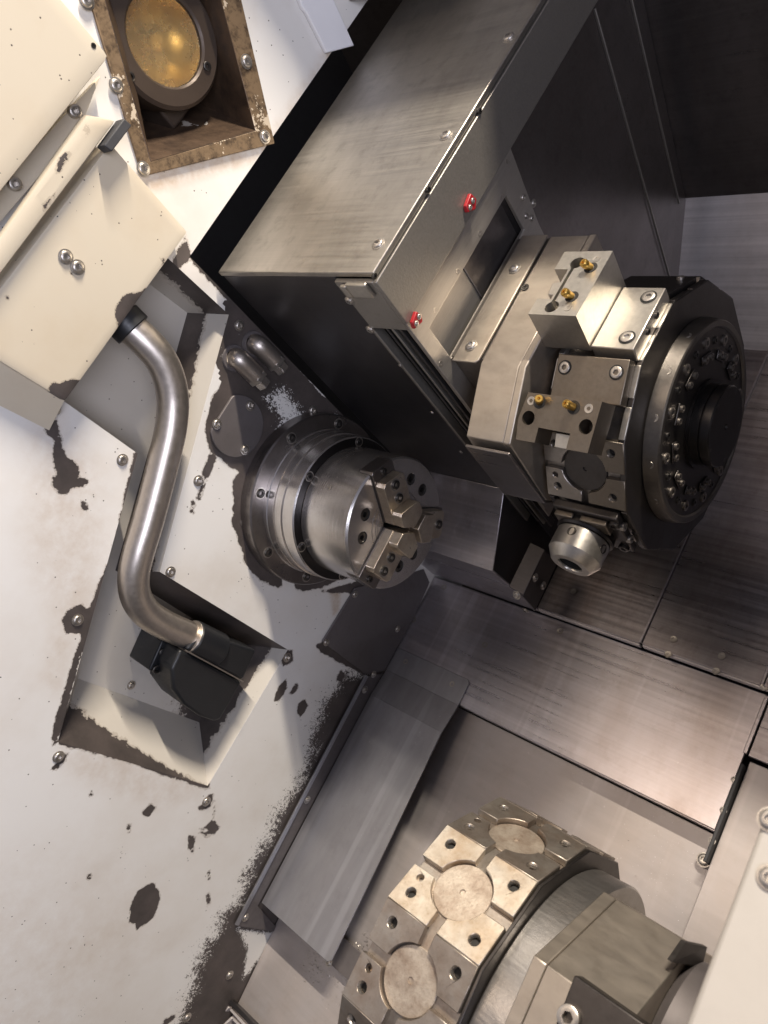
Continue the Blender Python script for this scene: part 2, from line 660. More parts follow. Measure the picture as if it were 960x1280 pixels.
def sdf(poly, Pn):
    """signed distance to a polygon, positive inside"""
    p = np.array(poly)
    d = np.full(len(Pn), 1e9)
    ins = np.zeros(len(Pn), bool)
    for i in range(len(p)):
        a, b = p[i], p[(i + 1) % len(p)]
        e = b - a
        w = Pn - a
        k = np.clip((w @ e) / (e @ e), 0, 1)
        q = w - np.outer(k, e)
        d = np.minimum(d, (q ** 2).sum(1))
        c = ((a[1] <= Pn[:, 1]) & (b[1] > Pn[:, 1])) | ((b[1] <= Pn[:, 1]) & (a[1] > Pn[:, 1]))
        with np.errstate(divide='ignore', invalid='ignore'):
            xi = a[0] + (Pn[:, 1] - a[1]) / (b[1] - a[1]) * e[0]
        ins ^= c & (Pn[:, 0] < xi)
    d = np.sqrt(d)
    return np.where(ins, d, -d)

def T(ox, oy, pts, s=.25):
    return [(ox + x * s, oy + y * s) for x, y in pts]

# bare patches on the painted wall, as outlines on the wall plane
FUZZY = [[(432, 842), (418, 862), (404, 885), (393, 908), (386, 955), (372, 985), (352, 1006), (342, 1036), (327, 1060), (314, 1082),
          (305, 1112), (280, 1144), (270, 1168), (256, 1188), (246, 1212), (236, 1245), (222, 1300), (340, 1420), (520, 1100), (520, 820), (455, 838)]]
CRISP = [
    T(0, 320, [(215, 820), (285, 820), (300, 890), (320, 990), (390, 1050), (405, 1090), (380, 1110), (435, 1120), (430, 1155), (360, 1160),
               (340, 1195), (290, 1185), (250, 1110), (290, 1100), (265, 1030), (275, 930), (230, 880)]),
    T(0, 320, [(400, 1222), (440, 1228), (435, 1275), (408, 1262)]),
    T(0, 640, [(308, 545), (350, 480), (410, 462), (450, 490), (470, 500), (440, 600), (330, 608)]),
    T(0, 640, [(255, 1285), (290, 1245), (330, 1195), (350, 1200), (320, 1250), (285, 1290)]),
    T(0, 960, [(770, 572), (805, 650), (770, 745), (690, 805), (645, 765), (655, 690), (690, 605)]),
    T(0, 960, [(745, 180), (782, 195), (740, 248), (708, 228)]),
    T(0, 960, [(630, 280), (655, 280), (650, 325), (632, 310)]),
    T(0, 960, [(446, 122), (466, 122), (464, 140), (448, 140)]),
    T(0, 960, [(435, 530), (455, 530), (452, 562), (437, 560)]),
    T(0, 960, [(820, 1255), (880, 1235), (860, 1265), (815, 1290)]),
    T(240, 640, [(470, 836), (478, 880), (432, 948), (406, 942), (438, 868)]),
    T(240, 640, [(520, 856), (534, 880), (502, 918), (486, 906)]),
    T(240, 640, [(562, 936), (580, 970), (547, 1024), (522, 1002), (533, 958)]),
    T(240, 640, [(745, 786), (768, 815), (746, 854), (722, 830)]),
    T(240, 640, [(440, 690), (500, 690), (505, 750), (460, 772), (440, 745)]),
    T(240, 640, [(810, 380), (790, 470), (720, 560), (650, 650), (620, 670), (640, 700), (720, 745), (790, 780), (870, 820), (900, 800), (900, 380)]),
    T(240, 960, [(117, 160), (108, 250), (136, 300), (100, 348), (72, 290), (100, 255)]),
    T(240, 960, [(72, 135), (110, 130), (92, 188), (55, 215), (26, 198), (60, 180)]),
    T(240, 960, [(80, 515), (92, 515), (90, 560), (80, 560)]),
    T(240, 960, [(68, 630), (90, 625), (94, 680), (75, 695)]),
    T(240, 960, [(36, 300), (60, 310), (90, 345), (70, 350), (40, 325)]),
    T(240, 320, [(90, 980), (125, 1015), (72, 1130), (42, 1220), (26, 1204), (60, 1120), (48, 1090)]),
    T(240, 320, [(-5, 1225), (20, 1230), (8, 1290), (-8, 1280)]),
    T(0, 960, [(940, 330), (975, 345), (965, 430), (940, 400)]),
    [(283, 395), (296, 372), (430, 526), (470, 600), (450, 700), (420, 726), (405, 734), (380, 739), (370, 736), (365, 723), (352, 722), (353, 733),
     (343, 733), (325, 725), (307, 706), (300, 681), (289, 651), (292, 640), (290, 602), (300, 590), (290, 586), (262, 562), (256, 532), (266, 495),
     (284, 470), (272, 452), (280, 430)],
    # along the worn lip above the pocket and the edge by the carriage
    [(236, 318), (250, 338), (292, 384), (300, 376), (246, 316)],
    # round the pocket
    [(232, 295), (240, 320), (225, 335), (210, 338)],
    [(176, 560), (182, 600), (164, 640), (140, 720), (120, 770), (95, 840), (80, 905), (66, 935), (66, 910), (84, 850), (112, 760), (140, 690), (160, 600), (168, 566)],
    [(66, 920), (75, 930), (150, 950), (262, 988), (262, 976), (150, 940)],
    [(400, 740), (470, 720), (520, 715), (520, 820), (470, 850), (455, 838), (402, 803), (440, 742)],
]
ISLES = [[(330, 499), (342, 484), (360, 488), (378, 520), (376, 530), (352, 546), (344, 536), (346, 520)],
         [(300, 402), (318, 408), (327, 428), (306, 424)], [(278, 418), (298, 426), (288, 448), (278, 442)],
         [(410, 524), (424, 512), (432, 528)],
         [(297, 1160), (345, 1166), (332, 1190), (304, 1224), (309, 1185)]]

# old coolant and rust runs: outline, softness, strength
RUST = [([(414, 738), (424, 738), (423, 762), (418, 768)], .006, .8), ([(64, 545), (100, 590), (112, 690), (95, 760), (60, 690)], .05, .35),
        ([(90, 936), (150, 955), (245, 985), (200, 1000), (100, 960)], .03, .3), ([(180, 222), (340, 182), (338, 192), (190, 234)], .012, .6),
        ([(345, 180), (400, 95), (410, 72), (404, 74), (340, 172)], .015, .35), ([(412, 66), (420, 70), (405, 88)], .008, .9),
        ([(74, 780), (86, 795), (70, 860), (60, 850)], .02, .25), ([(0, 1150), (120, 1180), (60, 1280), (0, 1280)], .15, .22)]

def dense(poly, step):
    out = []
    for i in range(len(poly)):
        a, b = np.array(poly[i]), np.array(poly[(i + 1) % len(poly)])
        k = max(1, int(np.linalg.norm(b - a) / step))
        out += [tuple(a + (b - a) * j / k) for j in range(k)]
    return out

def build_wall():
    outer = ccw([(-.80, -1.34), (WALL_EDGE_U, -1.34), (WALL_EDGE_U, WALL_EDGE_V), (1.12, WALL_EDGE_V), (1.12, .22), (-.80, .22)])
    holes = [ccw(PK), ccw(LAMP_IN)]
    step = .0055
    loops = [dense(outer, .02), dense(holes[0], .008), dense(holes[1], .008)]
    pts, edges = [], []
    for lp in loops:
        o = len(pts)
        pts += lp
        edges += [(o + i, o + (i + 1) % len(lp)) for i in range(len(lp))]
    gu, gv = np.meshgrid(np.arange(-.79, 1.11, step), np.arange(-1.33, .21, step))
    g = np.c_[gu.ravel(), gv.ravel()]
    # keep a fine mesh only where the photograph looks
    fine = (g[:, 0] > -.66) & (g[:, 0] < .80) & (g[:, 1] < .02)
    coarse = (np.arange(len(g)) % 41 == 0)
    g = g[fine | coarse]
    keep = (sdf(outer, g) > .003) & (sdf(holes[0], g) < -.003) & (sdf(holes[1], g) < -.003)
    g = g[keep]
    pts += [tuple(q) for q in g]
    v, e, f, *_ = delaunay_2d_cdt([Vector(p) for p in pts], edges, [], 0, 1e-6)
    v = np.array([tuple(q) for q in v])
    cen = np.array([v[list(k)].mean(0) for k in f])
    ok = (sdf(outer, cen) > 0) & (sdf(holes[0], cen) < 0) & (sdf(holes[1], cen) < 0)
    f = [list(k) for k, q in zip(f, ok) if q]
    mb = MB()
    mb.v = [(0.0, q[0], q[1]) for q in v]
    mb.f = f
    me = bpy.data.meshes.new('headstock_wall')
    base = Vector((0, 0, -.6))
    me.from_pydata([Vector(q) - base for q in mb.v], [], mb.f)
    bm = bmesh.new(); bm.from_mesh(me)
    for fc in bm.faces:
        if fc.normal.x < 0: fc.normal_flip()
    bm.to_mesh(me); bm.free()
    uv = v
    wear = np.full(len(uv), -1.0)
    for p in CRISP:
        wear = np.maximum(wear, sdf([pxuv(*q) for q in p], uv))
    wear0 = wear.copy()
    for k, p in enumerate(ISLES):
        d_ = sdf([pxuv(*q) for q in p], uv)
        wear = np.minimum(wear, -d_) if k == 4 else np.where(d_ > -.014, -.05, wear)
    fz = np.full(len(uv), -1.0)
    for p in FUZZY:
        fz = np.maximum(fz, sdf([pxuv(*q) for q in p], uv))
    fz = np.minimum(fz, -sdf([pxuv(*q) for q in ISLES[-1]], uv) * 4)
    for p in ISLES[:4]:                                   # paint left as a dusting of specks
        d_ = sdf([pxuv(*q) for q in p], uv)
        fz = np.where(d_ > -.040, np.maximum(fz, np.where(wear0 > -.01, np.minimum(.012 - d_ * 1.7, .05), -1.0)), fz)
    for nm, arr in (('wear', wear), ('fuzz', fz)):
        a = me.attributes.new(nm, 'FLOAT', 'POINT')
        a.data.foreach_set('value', arr.astype(np.float32))
    rust = np.zeros(len(uv))
    for p, soft, k in RUST:
        d_ = sdf([pxuv(*q) for q in p], uv)
        rust = np.maximum(rust, np.clip((d_ + soft) / soft, 0, 1) * k)
    a = me.attributes.new('rust', 'FLOAT', 'POINT')
    a.data.foreach_set('value', rust.astype(np.float32))
    me.materials.append(MATS['wall_paint'])
    o = bpy.data.objects.new('headstock_wall', me)
    col.objects.link(o)
    o.location = W(base); o.rotation_euler = (R_(45), 0, 0)
    BASE[o.name] = base
    so = o.modifiers.new('thickness', 'SOLIDIFY')
    so.thickness = .006
    so.offset = -1
    return struct(o)

wall = build_wall()

def attr_patch(name, quads, mat, parent, n=14, solid=.003):
    """curved-free sheet of bilinear patches; each corner carries its own wear value"""
    me_v, me_f, wr = [], [], []
    for q in quads:
        (p00, w00), (p10, w10), (p11, w11), (p01, w01) = q
        o = len(me_v)
        A = [Vector(tuple(map(float, p))) for p in (p00, p10, p11, p01)]
        for j in range(n + 1):
            for i in range(n + 1):
                s_, t_ = i / n, j / n
                me_v.append(A[0] * (1 - s_) * (1 - t_) + A[1] * s_ * (1 - t_) + A[2] * s_ * t_ + A[3] * (1 - s_) * t_)
                wr.append(w00 * (1 - s_) * (1 - t_) + w10 * s_ * (1 - t_) + w11 * s_ * t_ + w01 * (1 - s_) * t_)
        for j in range(n):
            for i in range(n):
                a = o + j * (n + 1) + i
                me_f.append([a, a + 1, a + n + 2, a + n + 1])
    me = bpy.data.meshes.new(name)
    b = BASE[parent.name]
    me.from_pydata([v - b for v in me_v], [], me_f)
    for nm, arr in (('wear', wr), ('fuzz', [q_ * 2.2 - .030 for q_ in wr])):
        a = me.attributes.new(nm, 'FLOAT', 'POINT')
        a.data.foreach_set('value', np.array(arr, np.float32))
    me.materials.append(MATS[mat])
    o = bpy.data.objects.new(name, me)
    col.objects.link(o)
    o.parent = parent
    BASE[o.name] = b
    return o

# recess behind the bent pipe: sloping sides down to a back panel
XB = -.085
PB = [(.165, -.36), (.115, -.545), pxuv(97, 848, XB), pxuv(249, 903, XB), (-.012, -.915), (.000, -.640), pxuv(234, 391, XB), (.365, -.36)]
def P3(p, x): return (x, p[0], p[1])
# per side: wear at (outer start, outer end, inner end, inner start)
WS = {0: (-.02, -.02, -.03, -.03), 1: (-.004, .008, -.012, -.03), 2: (.022, -.002, -.060, -.016), 3: (-.016, -.014, .032, .016),
      4: (.030, .030, .030, .030), 5: (-.008, -.016, .012, .036), 6: (.012, .004, -.012, -.010)}
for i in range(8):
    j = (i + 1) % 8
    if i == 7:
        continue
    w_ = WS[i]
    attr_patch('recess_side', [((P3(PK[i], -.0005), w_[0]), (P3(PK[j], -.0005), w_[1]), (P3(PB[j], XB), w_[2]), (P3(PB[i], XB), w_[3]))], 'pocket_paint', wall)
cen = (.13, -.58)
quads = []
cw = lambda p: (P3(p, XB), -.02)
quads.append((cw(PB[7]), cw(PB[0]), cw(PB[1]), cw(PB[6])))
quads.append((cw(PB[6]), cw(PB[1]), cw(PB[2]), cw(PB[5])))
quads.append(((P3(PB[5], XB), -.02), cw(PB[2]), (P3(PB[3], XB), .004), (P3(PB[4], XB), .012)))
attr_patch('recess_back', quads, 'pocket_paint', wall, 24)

# wall screws
for (a, b) in [(153, 575), (97, 775), (73, 946), (258, 1002), (359, 822), (213, 715), (248, 601), (299, 407), (391, 513), (306, 652), (287, 1219), (234, 1272)]:
    screw(wall, px(a, b, 'x', .0005), (1, 0, 0), .0068)
for (a, b) in [(164, 857), (237, 909)]:
    screw(wall, px(a, b, 'x', XB + .004), (1, 0, 0), .0055)

# ---- casing round the working space (dark, open to the front)
mb = MB()
mb.box(-.42, -.40, -.92, 1.34, -1.50, .32)
mb.box(1.62, 1.64, -.92, 1.34, -1.50, .0)
mb.box(-.42, 1.64, -.92, 1.34, -1.52, -1.50)
mb.box(-.42, 1.64, -.94, -.92, -1.52, -.30)
struct(obj('machine_casing', mb, 'casing_paint', base=(0, 0, -1.4)))
# roof panel leaning over the carriage: its front edge throws the shadow line on the carriage top
mb = MB()
FOLD = (1.120, -1.025)
EDGE = (1.302, .370)
nx = Vector((0, -(EDGE[1] - FOLD[1]), EDGE[0] - FOLD[0])).normalized()
A = [(x, p[0], p[1]) for x, p in ((-.40, FOLD), (1.62, FOLD), (1.62, EDGE), (-.40, EDGE))]
mb.loft(A, [Vector(a) - nx * .012 for a in A])
roof = struct(obj('roof_panel', mb, 'sheet_plate', base=(.6, 1.2, -.3)))

# unseen block added above the lamp, only to shade the wall beside it
struct(obj('shade_block', MB().box(.001, .150, .885, 1.24, -.40, .08), 'right_cover_paint', base=(.07, 1.0, -.2), bevel=.004))

# ---- floor of sheet-metal panels
floor = thing('floor', (.3, .1, -1.30), None, None)
for k in ('label', 'category'):
    del floor[k]
struct(floor)
def panel(pts, v0, v1, mat='sheet_floor', bevel=.0012, frame=FV):
    return obj('panel', MB().prism(frame, pts, v0, v1), mat, floor, bevel)
def quad(x0, x1, u0, u1): return [(x0, u0), (x1, u0), (x1, u1), (x0, u1)]
LIP = .306
pa = panel(quad(.001, .664, .091, LIP), FLOOR_V - .005, FLOOR_V)
for (a, b) in [(555, 734), (700, 789), (606, 806), (517, 775)]:
    screw(floor, px(a, b, 'v', FLOOR_V), (0, 0, 1), .006, 'flat')
# lower, sloping panel below the step and its riser
for (x0, x1) in ((.001, .668),):
    A = [(x0, .088, -1.272), (x1, .088, -1.272), (x1, -.80, -1.325), (x0, -.80, -1.325)]
    obj('panel', MB().loft(A, [(p[0], p[1], p[2] - .004) for p in A]), 'sheet_pale', floor, .001)
obj('riser', MB().box(.002, .664, .090, .0925, -1.276, FLOOR_V - .0055), 'sheet_floor', floor)
pc = panel(quad(.671, 1.6, -.85, .205), FLOOR_V - .03, FLOOR_V - .012, 'sheet_pale')
panel(quad(.669, 1.6, .209, LIP), FLOOR_V - .006, FLOOR_V + .002, 'sheet_slide')
screw(floor, px(880, 1075, 'v', -1.265), (0, 0.06, 1), .0085, 'button')
# dark rubber seal with its screws, and the seam strip above it
for i, (y0, y1) in enumerate(((.045, .195),)):
    obj('seal_strip', MB().box(.6645, .6695, y0, y1, FLOOR_V - .03, FLOOR_V + .004), 'rubber', floor, .001)
for (a, b) in [(918, 975), (904, 1013), (890, 1051)]:
    screw(floor, px(a, b, 'v', FLOOR_V + .001), (0, 0, 1), .0042, 'button')
obj('seam_strip', MB().box(.662, .668, .21, LIP - .003, FLOOR_V + .0005, FLOOR_V + .006), 'sheet_floor', floor, .001)
# slide covers higher up the bed, in three overlapping lengths
SV = -1.214
for (x0, x1, dv) in ((.262, .4625, 0.0), (.4675, .6555, .003), (.6605, 1.6, .006)):
    obj('panel', MB().prism(FV, quad(x0, x1, LIP + .004, .922), SV - .004 + dv, SV + dv), 'sheet_slide', floor, .0012)
    obj('lip', MB().box(x0 + .0005, x1 - .0005, LIP + .002, LIP + .0062, SV - .018 + dv, SV - .0045 + dv), 'sheet_back', floor, .0008)
    obj('seam_strip', MB().box(x1 + .0006, x1 + .0044, LIP + .006, .92, SV - .002, SV + .0075), 'sheet_floor', floor, .0006)
for (a, b) in [(842, 799), (835, 818), (902, 820), (895, 839), (955, 859), (717, 739)]:
    screw(floor, px(a, b, 'v', SV + .004), (0, 0, 1), .0058, 'flat')

# ---- back wall: bright leaning panel under the roof and the plates beside the carriage
back = thing('back_wall', (.6, 1.0, -1.1), None, None)
for k in ('label', 'category'):
    del back[k]
struct(back)
n2 = Vector((0, -.707, .707))
A = [(x, p[0], p[1]) for x, p in ((.262, (.924, -1.221)), (1.6, (.924, -1.221)), (1.6, FOLD), (.262, FOLD))]
obj('panel', MB().loft(A, [Vector(a) - n2 * .006 for a in A]), 'sheet_back', back)
A = [(x, p[0], p[1]) for x, p in ((.300, (.94, -1.205)), (.372, (.94, -1.205)), (.372, (1.10, -1.045)), (.300, (1.10, -1.045)))]
A = [tuple(Vector(a) + n2 * .004) for a in A]

# plates standing across the machine, right of the carriage front
def xplate(parent, name, pts, x0, x1, mat, bevel=.001, holes=()):
    return obj(name, MB().prism(FX, pts, x0, x1, holes), mat, parent, bevel)
xplate(back, 'panel', [(.43, -.56), (1.30, -.56), (1.30, .30), (.965, .30), pxuv(740, 15, .300), pxuv(833, 345, .300), (.80, -1.20), (.43, -1.20)][0:2] +
       [pxuv(740, 15, .300), pxuv(833, 345, .300), (.80, -1.205), (.43, -1.205)], .292, .298, 'sheet_dark') if False else None
PL1 = [(.55, -.50), (1.02, -.50), pxuv(740, 12, .300), pxuv(834, 347, .300), (.86, -1.21), (.55, -1.21)]
xplate(back, 'panel', PL1, .294, .300, 'sheet_plate')
PL2 = [(.84, -1.212), pxuv(838, 342, .288), pxuv(846, 255, .288), pxuv(786, 0, .288), (1.112, -.40), (.90, -.40)]
xplate(back, 'panel', PL2, .282, .288, 'sheet_plate')
PL3 = [(.90, -1.212), (1.06, -1.10), (1.118, -1.03), (1.20, -.40), (.98, -.40)]
xplate(back, 'panel', PL3, .268, .274, 'sheet_plate')
def edge_strip(a, b, X, w):
    p, q = np.array(pxuv(*a, X)), np.array(pxuv(*b, X))
    d = (q - p) / np.linalg.norm(q - p)
    n_ = np.array([-d[1], d[0]]) * w
    obj('edge_strip', MB().prism(FX, [tuple(p), tuple(q), tuple(q + n_), tuple(p + n_)], X, X + .004), 'sheet_strip', back, .0006)
edge_strip((741, 12), (835, 347), .3005, .003)
edge_strip((787, 0), (847, 255), .2885, .003)
screw(back, (.35, .955, -1.185), (0, -.7, .7), .006, 'socket')

# ================================================================== THE CARRIAGE
CX, CU, CV = .323, .420, -.460
car = thing('slide_carriage', (.16, .80, -1.20), 'large dark sheet-metal slide carriage box with brushed bright top beside the white wall', 'machine carriage')
obj('top_panel', MB().box(.014, CX - .002, CU, 1.12, CV - .008, CV), 'sheet_top', car, .0015)
obj('side_panel', MB().box(.016, .2485, CU + .001, CU + .009, -.985, CV - .0085), 'sheet_dark', car, .001)
obj('end_panel', MB().box(.002, .0155, CU + .012, 1.11, -1.20, CV - .010), 'casing_paint', car, .001)
# L-shaped front plate, folded round the corner
STRIP = [(CU - .006, CV - .0095), (CU - .006, -.541), (1.10, -.541), (1.10, CV - .0095)]
obj('front_plate', MB().prism(FX, STRIP, CX - .006, CX), 'sheet_strip', car, .0012)
obj('corner_flange', MB().box(.252, CX - .0065, CU - .006, CU + .0005, -.553, CV - .0095), 'sheet_strip', car, .0012)
obj('corner_block', MB().box(.275, .309, CU - .012, CU - .0065, -.490, CV - .008), 'holder_steel', car, .0015)
obj('corner_block', MB().box(.264, .2745, CU - .012, CU - .0065, -.490, CV - .011), 'holder_steel', car, .0015)
# cover frame with the slot the turret housing travels in
SLOT = [pxuv(541, 409, CX - .006), pxuv(636, 244, CX - .006), pxuv(655, 284, CX - .006), (.60, -.64), (.44, -.64)]
SL = [(.440, -.579), (.660, -.579), (.660, -.640), (.440, -.640)]
FRAME_O = [(CU - .004, -.5425), (.70, -.5425), pxuv(662, 300, CX - .006), (.60, -.76), (.60, -1.0), (CU - .004, -1.0)]
FRAME_O = [(CU - .004, -.5425), (.705, -.5425), (.690, -.66), (.690, -1.0), (CU - .004, -1.0)]
obj('slot_frame', MB().prism(FX, FRAME_O, CX - .011, CX - .005, [SL]), 'sheet_front', car, .001)
obj('slot_back', MB().box(CX - .028, CX - .025, .425, .69, -.66, -.56), 'sheet_front', car)
obj('slot_side', MB().box(CX - .0245, CX - .0115, .662, .666, -.66, -.56), 'sheet_dark', car)
obj('slot_side', MB().box(CX - .0245, CX - .0115, .436, .66, -.5785, -.574), 'sheet_dark', car)
obj('slide_backing', MB().box(.262, .2665, .425, 1.0, -1.15, -.70), 'casing_paint', car)
# rails of the way cover down the carriage edge
obj('channel', MB().box(.2495, .262, CU + .012, CU + .020, -1.10, -.555), 'hole_black', car)
for k, (x0, x1, du) in enumerate(((.2435, .2490, -.003), (.2660, .2700, .001), (.2790, .2830, -.001), (.2930, .2985, -.002))):
    obj('rail', MB().box(x0, x1, CU + du, CU + du + .014, -1.075, -.5535), 'sheet_strip' if k in (0, 2) else 'sheet_dark', car, .0010)
obj('channel', MB().box(.2505, .310, CU + .0175, CU + .024, -1.075, -.5535), 'hole_black', car)
obj('channel_side', MB().box(.3095, .3125, CU - .003, CU + .02, -1.03, -.5535), 'sheet_front', car, .001)
# screws
for (a, b) in [(473, 305), (558, 169), (636, 47)]:
    screw(car, px(a, b, 'v', CV), (0, 0, 1), .0072)
for (a, b) in [(437, 376), (463, 412)]:
    screw(car, px(a, b, 'u', CU - .006), (0, -1, 0), .0055)
for (a, b) in [(500, 457), (540, 516), (576, 565), (608, 607)]:
    screw(car, px(a, b, 'u', CU - .004), (0, -1, 0), .0034, 'flat')
for (a, b) in [(600, 292), (572, 339), (544, 388), (551, 455), (634, 201), (627, 246), (654, 247), (667, 254), (658, 270), (665, 273)]:
    screw(car, px(a, b, 'x', CX - .005), (1, 0, 0), .0038 if b > 260 or a < 640 else .0046, 'flat' if a < 650 else 'button')
for (a, b) in [(468, 345), (535, 237), (599, 139)]:
    screw(car, px(a, b, 'x', CX), (1, 0, 0), .0035, 'socket', 'socket_black')
# red wiper lugs
for pts in ([(516, 389), (523, 393), (524, 402), (514, 411), (511, 403)], [(584, 242), (591, 249), (590, 262), (580, 266), (578, 258)]):
    q = [pxuv(a, b, CX) for a, b in pts]
    o = obj('wiper', MB().prism(FX, q, CX + .0006, CX + .006), 'red_wiper', car, .001)
    c = np.mean(q, 0)
    for s_ in (-.0045, .0045):
        screw(o, (CX + .006, c[0] + s_, c[1] + s_ * .2), (1, 0, 0), .0032, 'button')
# sheet skirt under the carriage: sloping panel, then straight down to the bed
SK = [(CU + .0, -.968), (.302, -1.047), (.308, -1.229)]
A = [(x, p[0], p[1]) for x, p in ((-.10, SK[0]), (.250, SK[0]), (.250, SK[1]), (-.10, SK[1]))]
sk = thing('skirt_guard', (.1, .33, -1.20), 'bent grey sheet skirt below the dark carriage side, behind the chuck', 'sheet guard')
dn = Vector((0, .6, -.8)) * .003
obj('slope_panel', MB().loft(A, [Vector(a) + dn for a in A]), 'sheet_floor', sk, .0008)
A = [(x, p[0], p[1]) for x, p in ((-.10, SK[1]), (.250, SK[1]), (.262, SK[2]), (-.10, SK[2]))]
obj('lower_panel', MB().loft(A, [Vector(a) + Vector((0, .003, 0)) for a in A]), 'sheet_floor', sk, .0008)
A = [(x, p[0], p[1]) for x, p in ((-.10, SK[2]), (.262, SK[2]), (.262, (SK[2][0] - .012, SK[2][1])), (-.10, (SK[2][0] - .012, SK[2][1])))]
obj('end_plate', MB().prism(FX, [(SK[0][0] + .0, SK[0][1] - .004), (SK[1][0] + .004, SK[1][1]), (SK[2][0] + .004, SK[2][1] + .01), (.44, -1.22), (.44, -1.0)], .240, .2445), 'sheet_dark', sk)
# foot frame at the end of the rails
ff = [px(636, 733, 'x', .285), px(663, 678, 'x', .285), px(681, 687, 'x', .312), px(654, 744, 'x', .312)]
obj('foot_flange', MB().loft([tuple(p) for p in ff], [tuple(p - np.array([.0, .0, .004])) for p in ff]), 'sheet_dark', sk, .0008)
ff = [px(681, 688, 'x', .312), px(654, 745, 'x', .312), px(669, 764, 'x', .305), px(697, 703, 'x', .305)]
obj('foot_flange', MB().loft([tuple(p) for p in ff], [tuple(p - np.array([.004, .0, .0])) for p in ff]), 'sheet_dark', sk, .0008)
screw(sk, px(646, 744, 'x', .30), (0, -.7, .7), .0062)
screw(sk, px(669, 722, 'x', .313), (1, 0, 0), .0062)
screw(sk, px(679, 732, 'x', .313), (1, 0, 0), .0062)
screw(sk, px(657, 763, 'x', .262), (0, -1, .2), .0055)

# ================================================================== UPPER TURRET
TU, TV = .512, -.832
TR, TA = .1755, .1695
PH = 42.5
AX = axis_frame(TU, TV)
tur = thing('tool_turret', (.5, TU, TV - .17), 'dark twelve-sided tool turret with black round face and hub, carrying tool holders', 'tool turret')
def ngon(r, ph, n=12): return [(r * math.cos(R_(ph + 360 / n * k)), r * math.sin(R_(ph + 360 / n * k))) for k in range(n)]
obj('turret_body', MB().prism(AX, ngon(TR * .962, PH), .450, .5525), 'turret_steel', tur, .0015)
obj('back_plate', MB().lathe(AX, [(.430, .05), (.430, .150), (.4495, .158), (.4495, .05)], 64), 'turret_steel', tur)
obj('front_rim', MB().prism(AX, ngon(TR * .995, PH), .5527, .5603), 'turret_black', tur, .0012)
ring = obj('face_ring', MB().lathe(AX, [(.5605, .06), (.5605, .1310), (.562, .1318), (.579, .1290), (.5805, .1275), (.5805, .121), (.578, .119)], 96), 'turret_mid', tur)
obj('face_plate', MB().lathe(AX, [(.5700, .02), (.5700, .1192), (.5779, .1188), (.5779, .02)], 96), 'turret_black', tur)
for a in (97, 122, 147, 172, 72):
    f_ = Fr((.5705, TU, TV), (0, -math.sin(R_(a)), math.cos(R_(a))), (1, 0, 0), (0, math.cos(R_(a)), math.sin(R_(a))))
    screw(tur, f_(0, 0, .1300), f_.ez, .0046, 'flat')
obj('hub', MB().lathe(AX, [(.5782, .03), (.5782, .058), (.582, .058), (.582, .0525), (.592, .0520), (.5925, .0500), (.594, .0500), (.5945, .0520), (.604, .0515), (.6055, .0500), (.6055, .004), (.603, .003)], 72, cap1=True), 'hub_black', tur)
for k in range(5):
    a = R_(20 + 72 * k)
    screw(tur, AX(.045 * math.cos(a), .045 * math.sin(a), .6055), (1, 0, 0), .0028, 'flat', 'socket_black')
# clamps, dogs and socket screws round the face
for k in range(12):
    a = PH + 15 + 30 * k
    ca, sa = math.cos(R_(a)), math.sin(R_(a))
    screw(tur, AX(.106 * ca, .106 * sa, .5765), (1, 0, 0), .0070, 'socket', 'turret_steel')
    f_ = Fr((0, TU, TV), (0, ca, sa), (0, -sa, ca), (1, 0, 0))
    cl_ = obj('clamp_plate', MB().prism(f_, [(.080, -.0125), (.0925, -.0135), (.0925, .0135), (.080, .0125)], .5781, .5808), 'turret_black', tur, .0012)
    for s2 in (-.0075, .0075):
        screw(cl_, f_(.0865, s2, .5815), (1, 0, 0), .0044, 'socket', 'turret_steel')
    a2 = R_(a + 15)
    screw(tur, AX(.104 * math.cos(a2), .104 * math.sin(a2), .5772), (1, 0, 0), .0048, 'socket', 'socket_black')
    screw(tur, AX(.070 * math.cos(a2), .070 * math.sin(a2), .5776), (1, 0, 0), .0042, 'flat', 'socket_black')

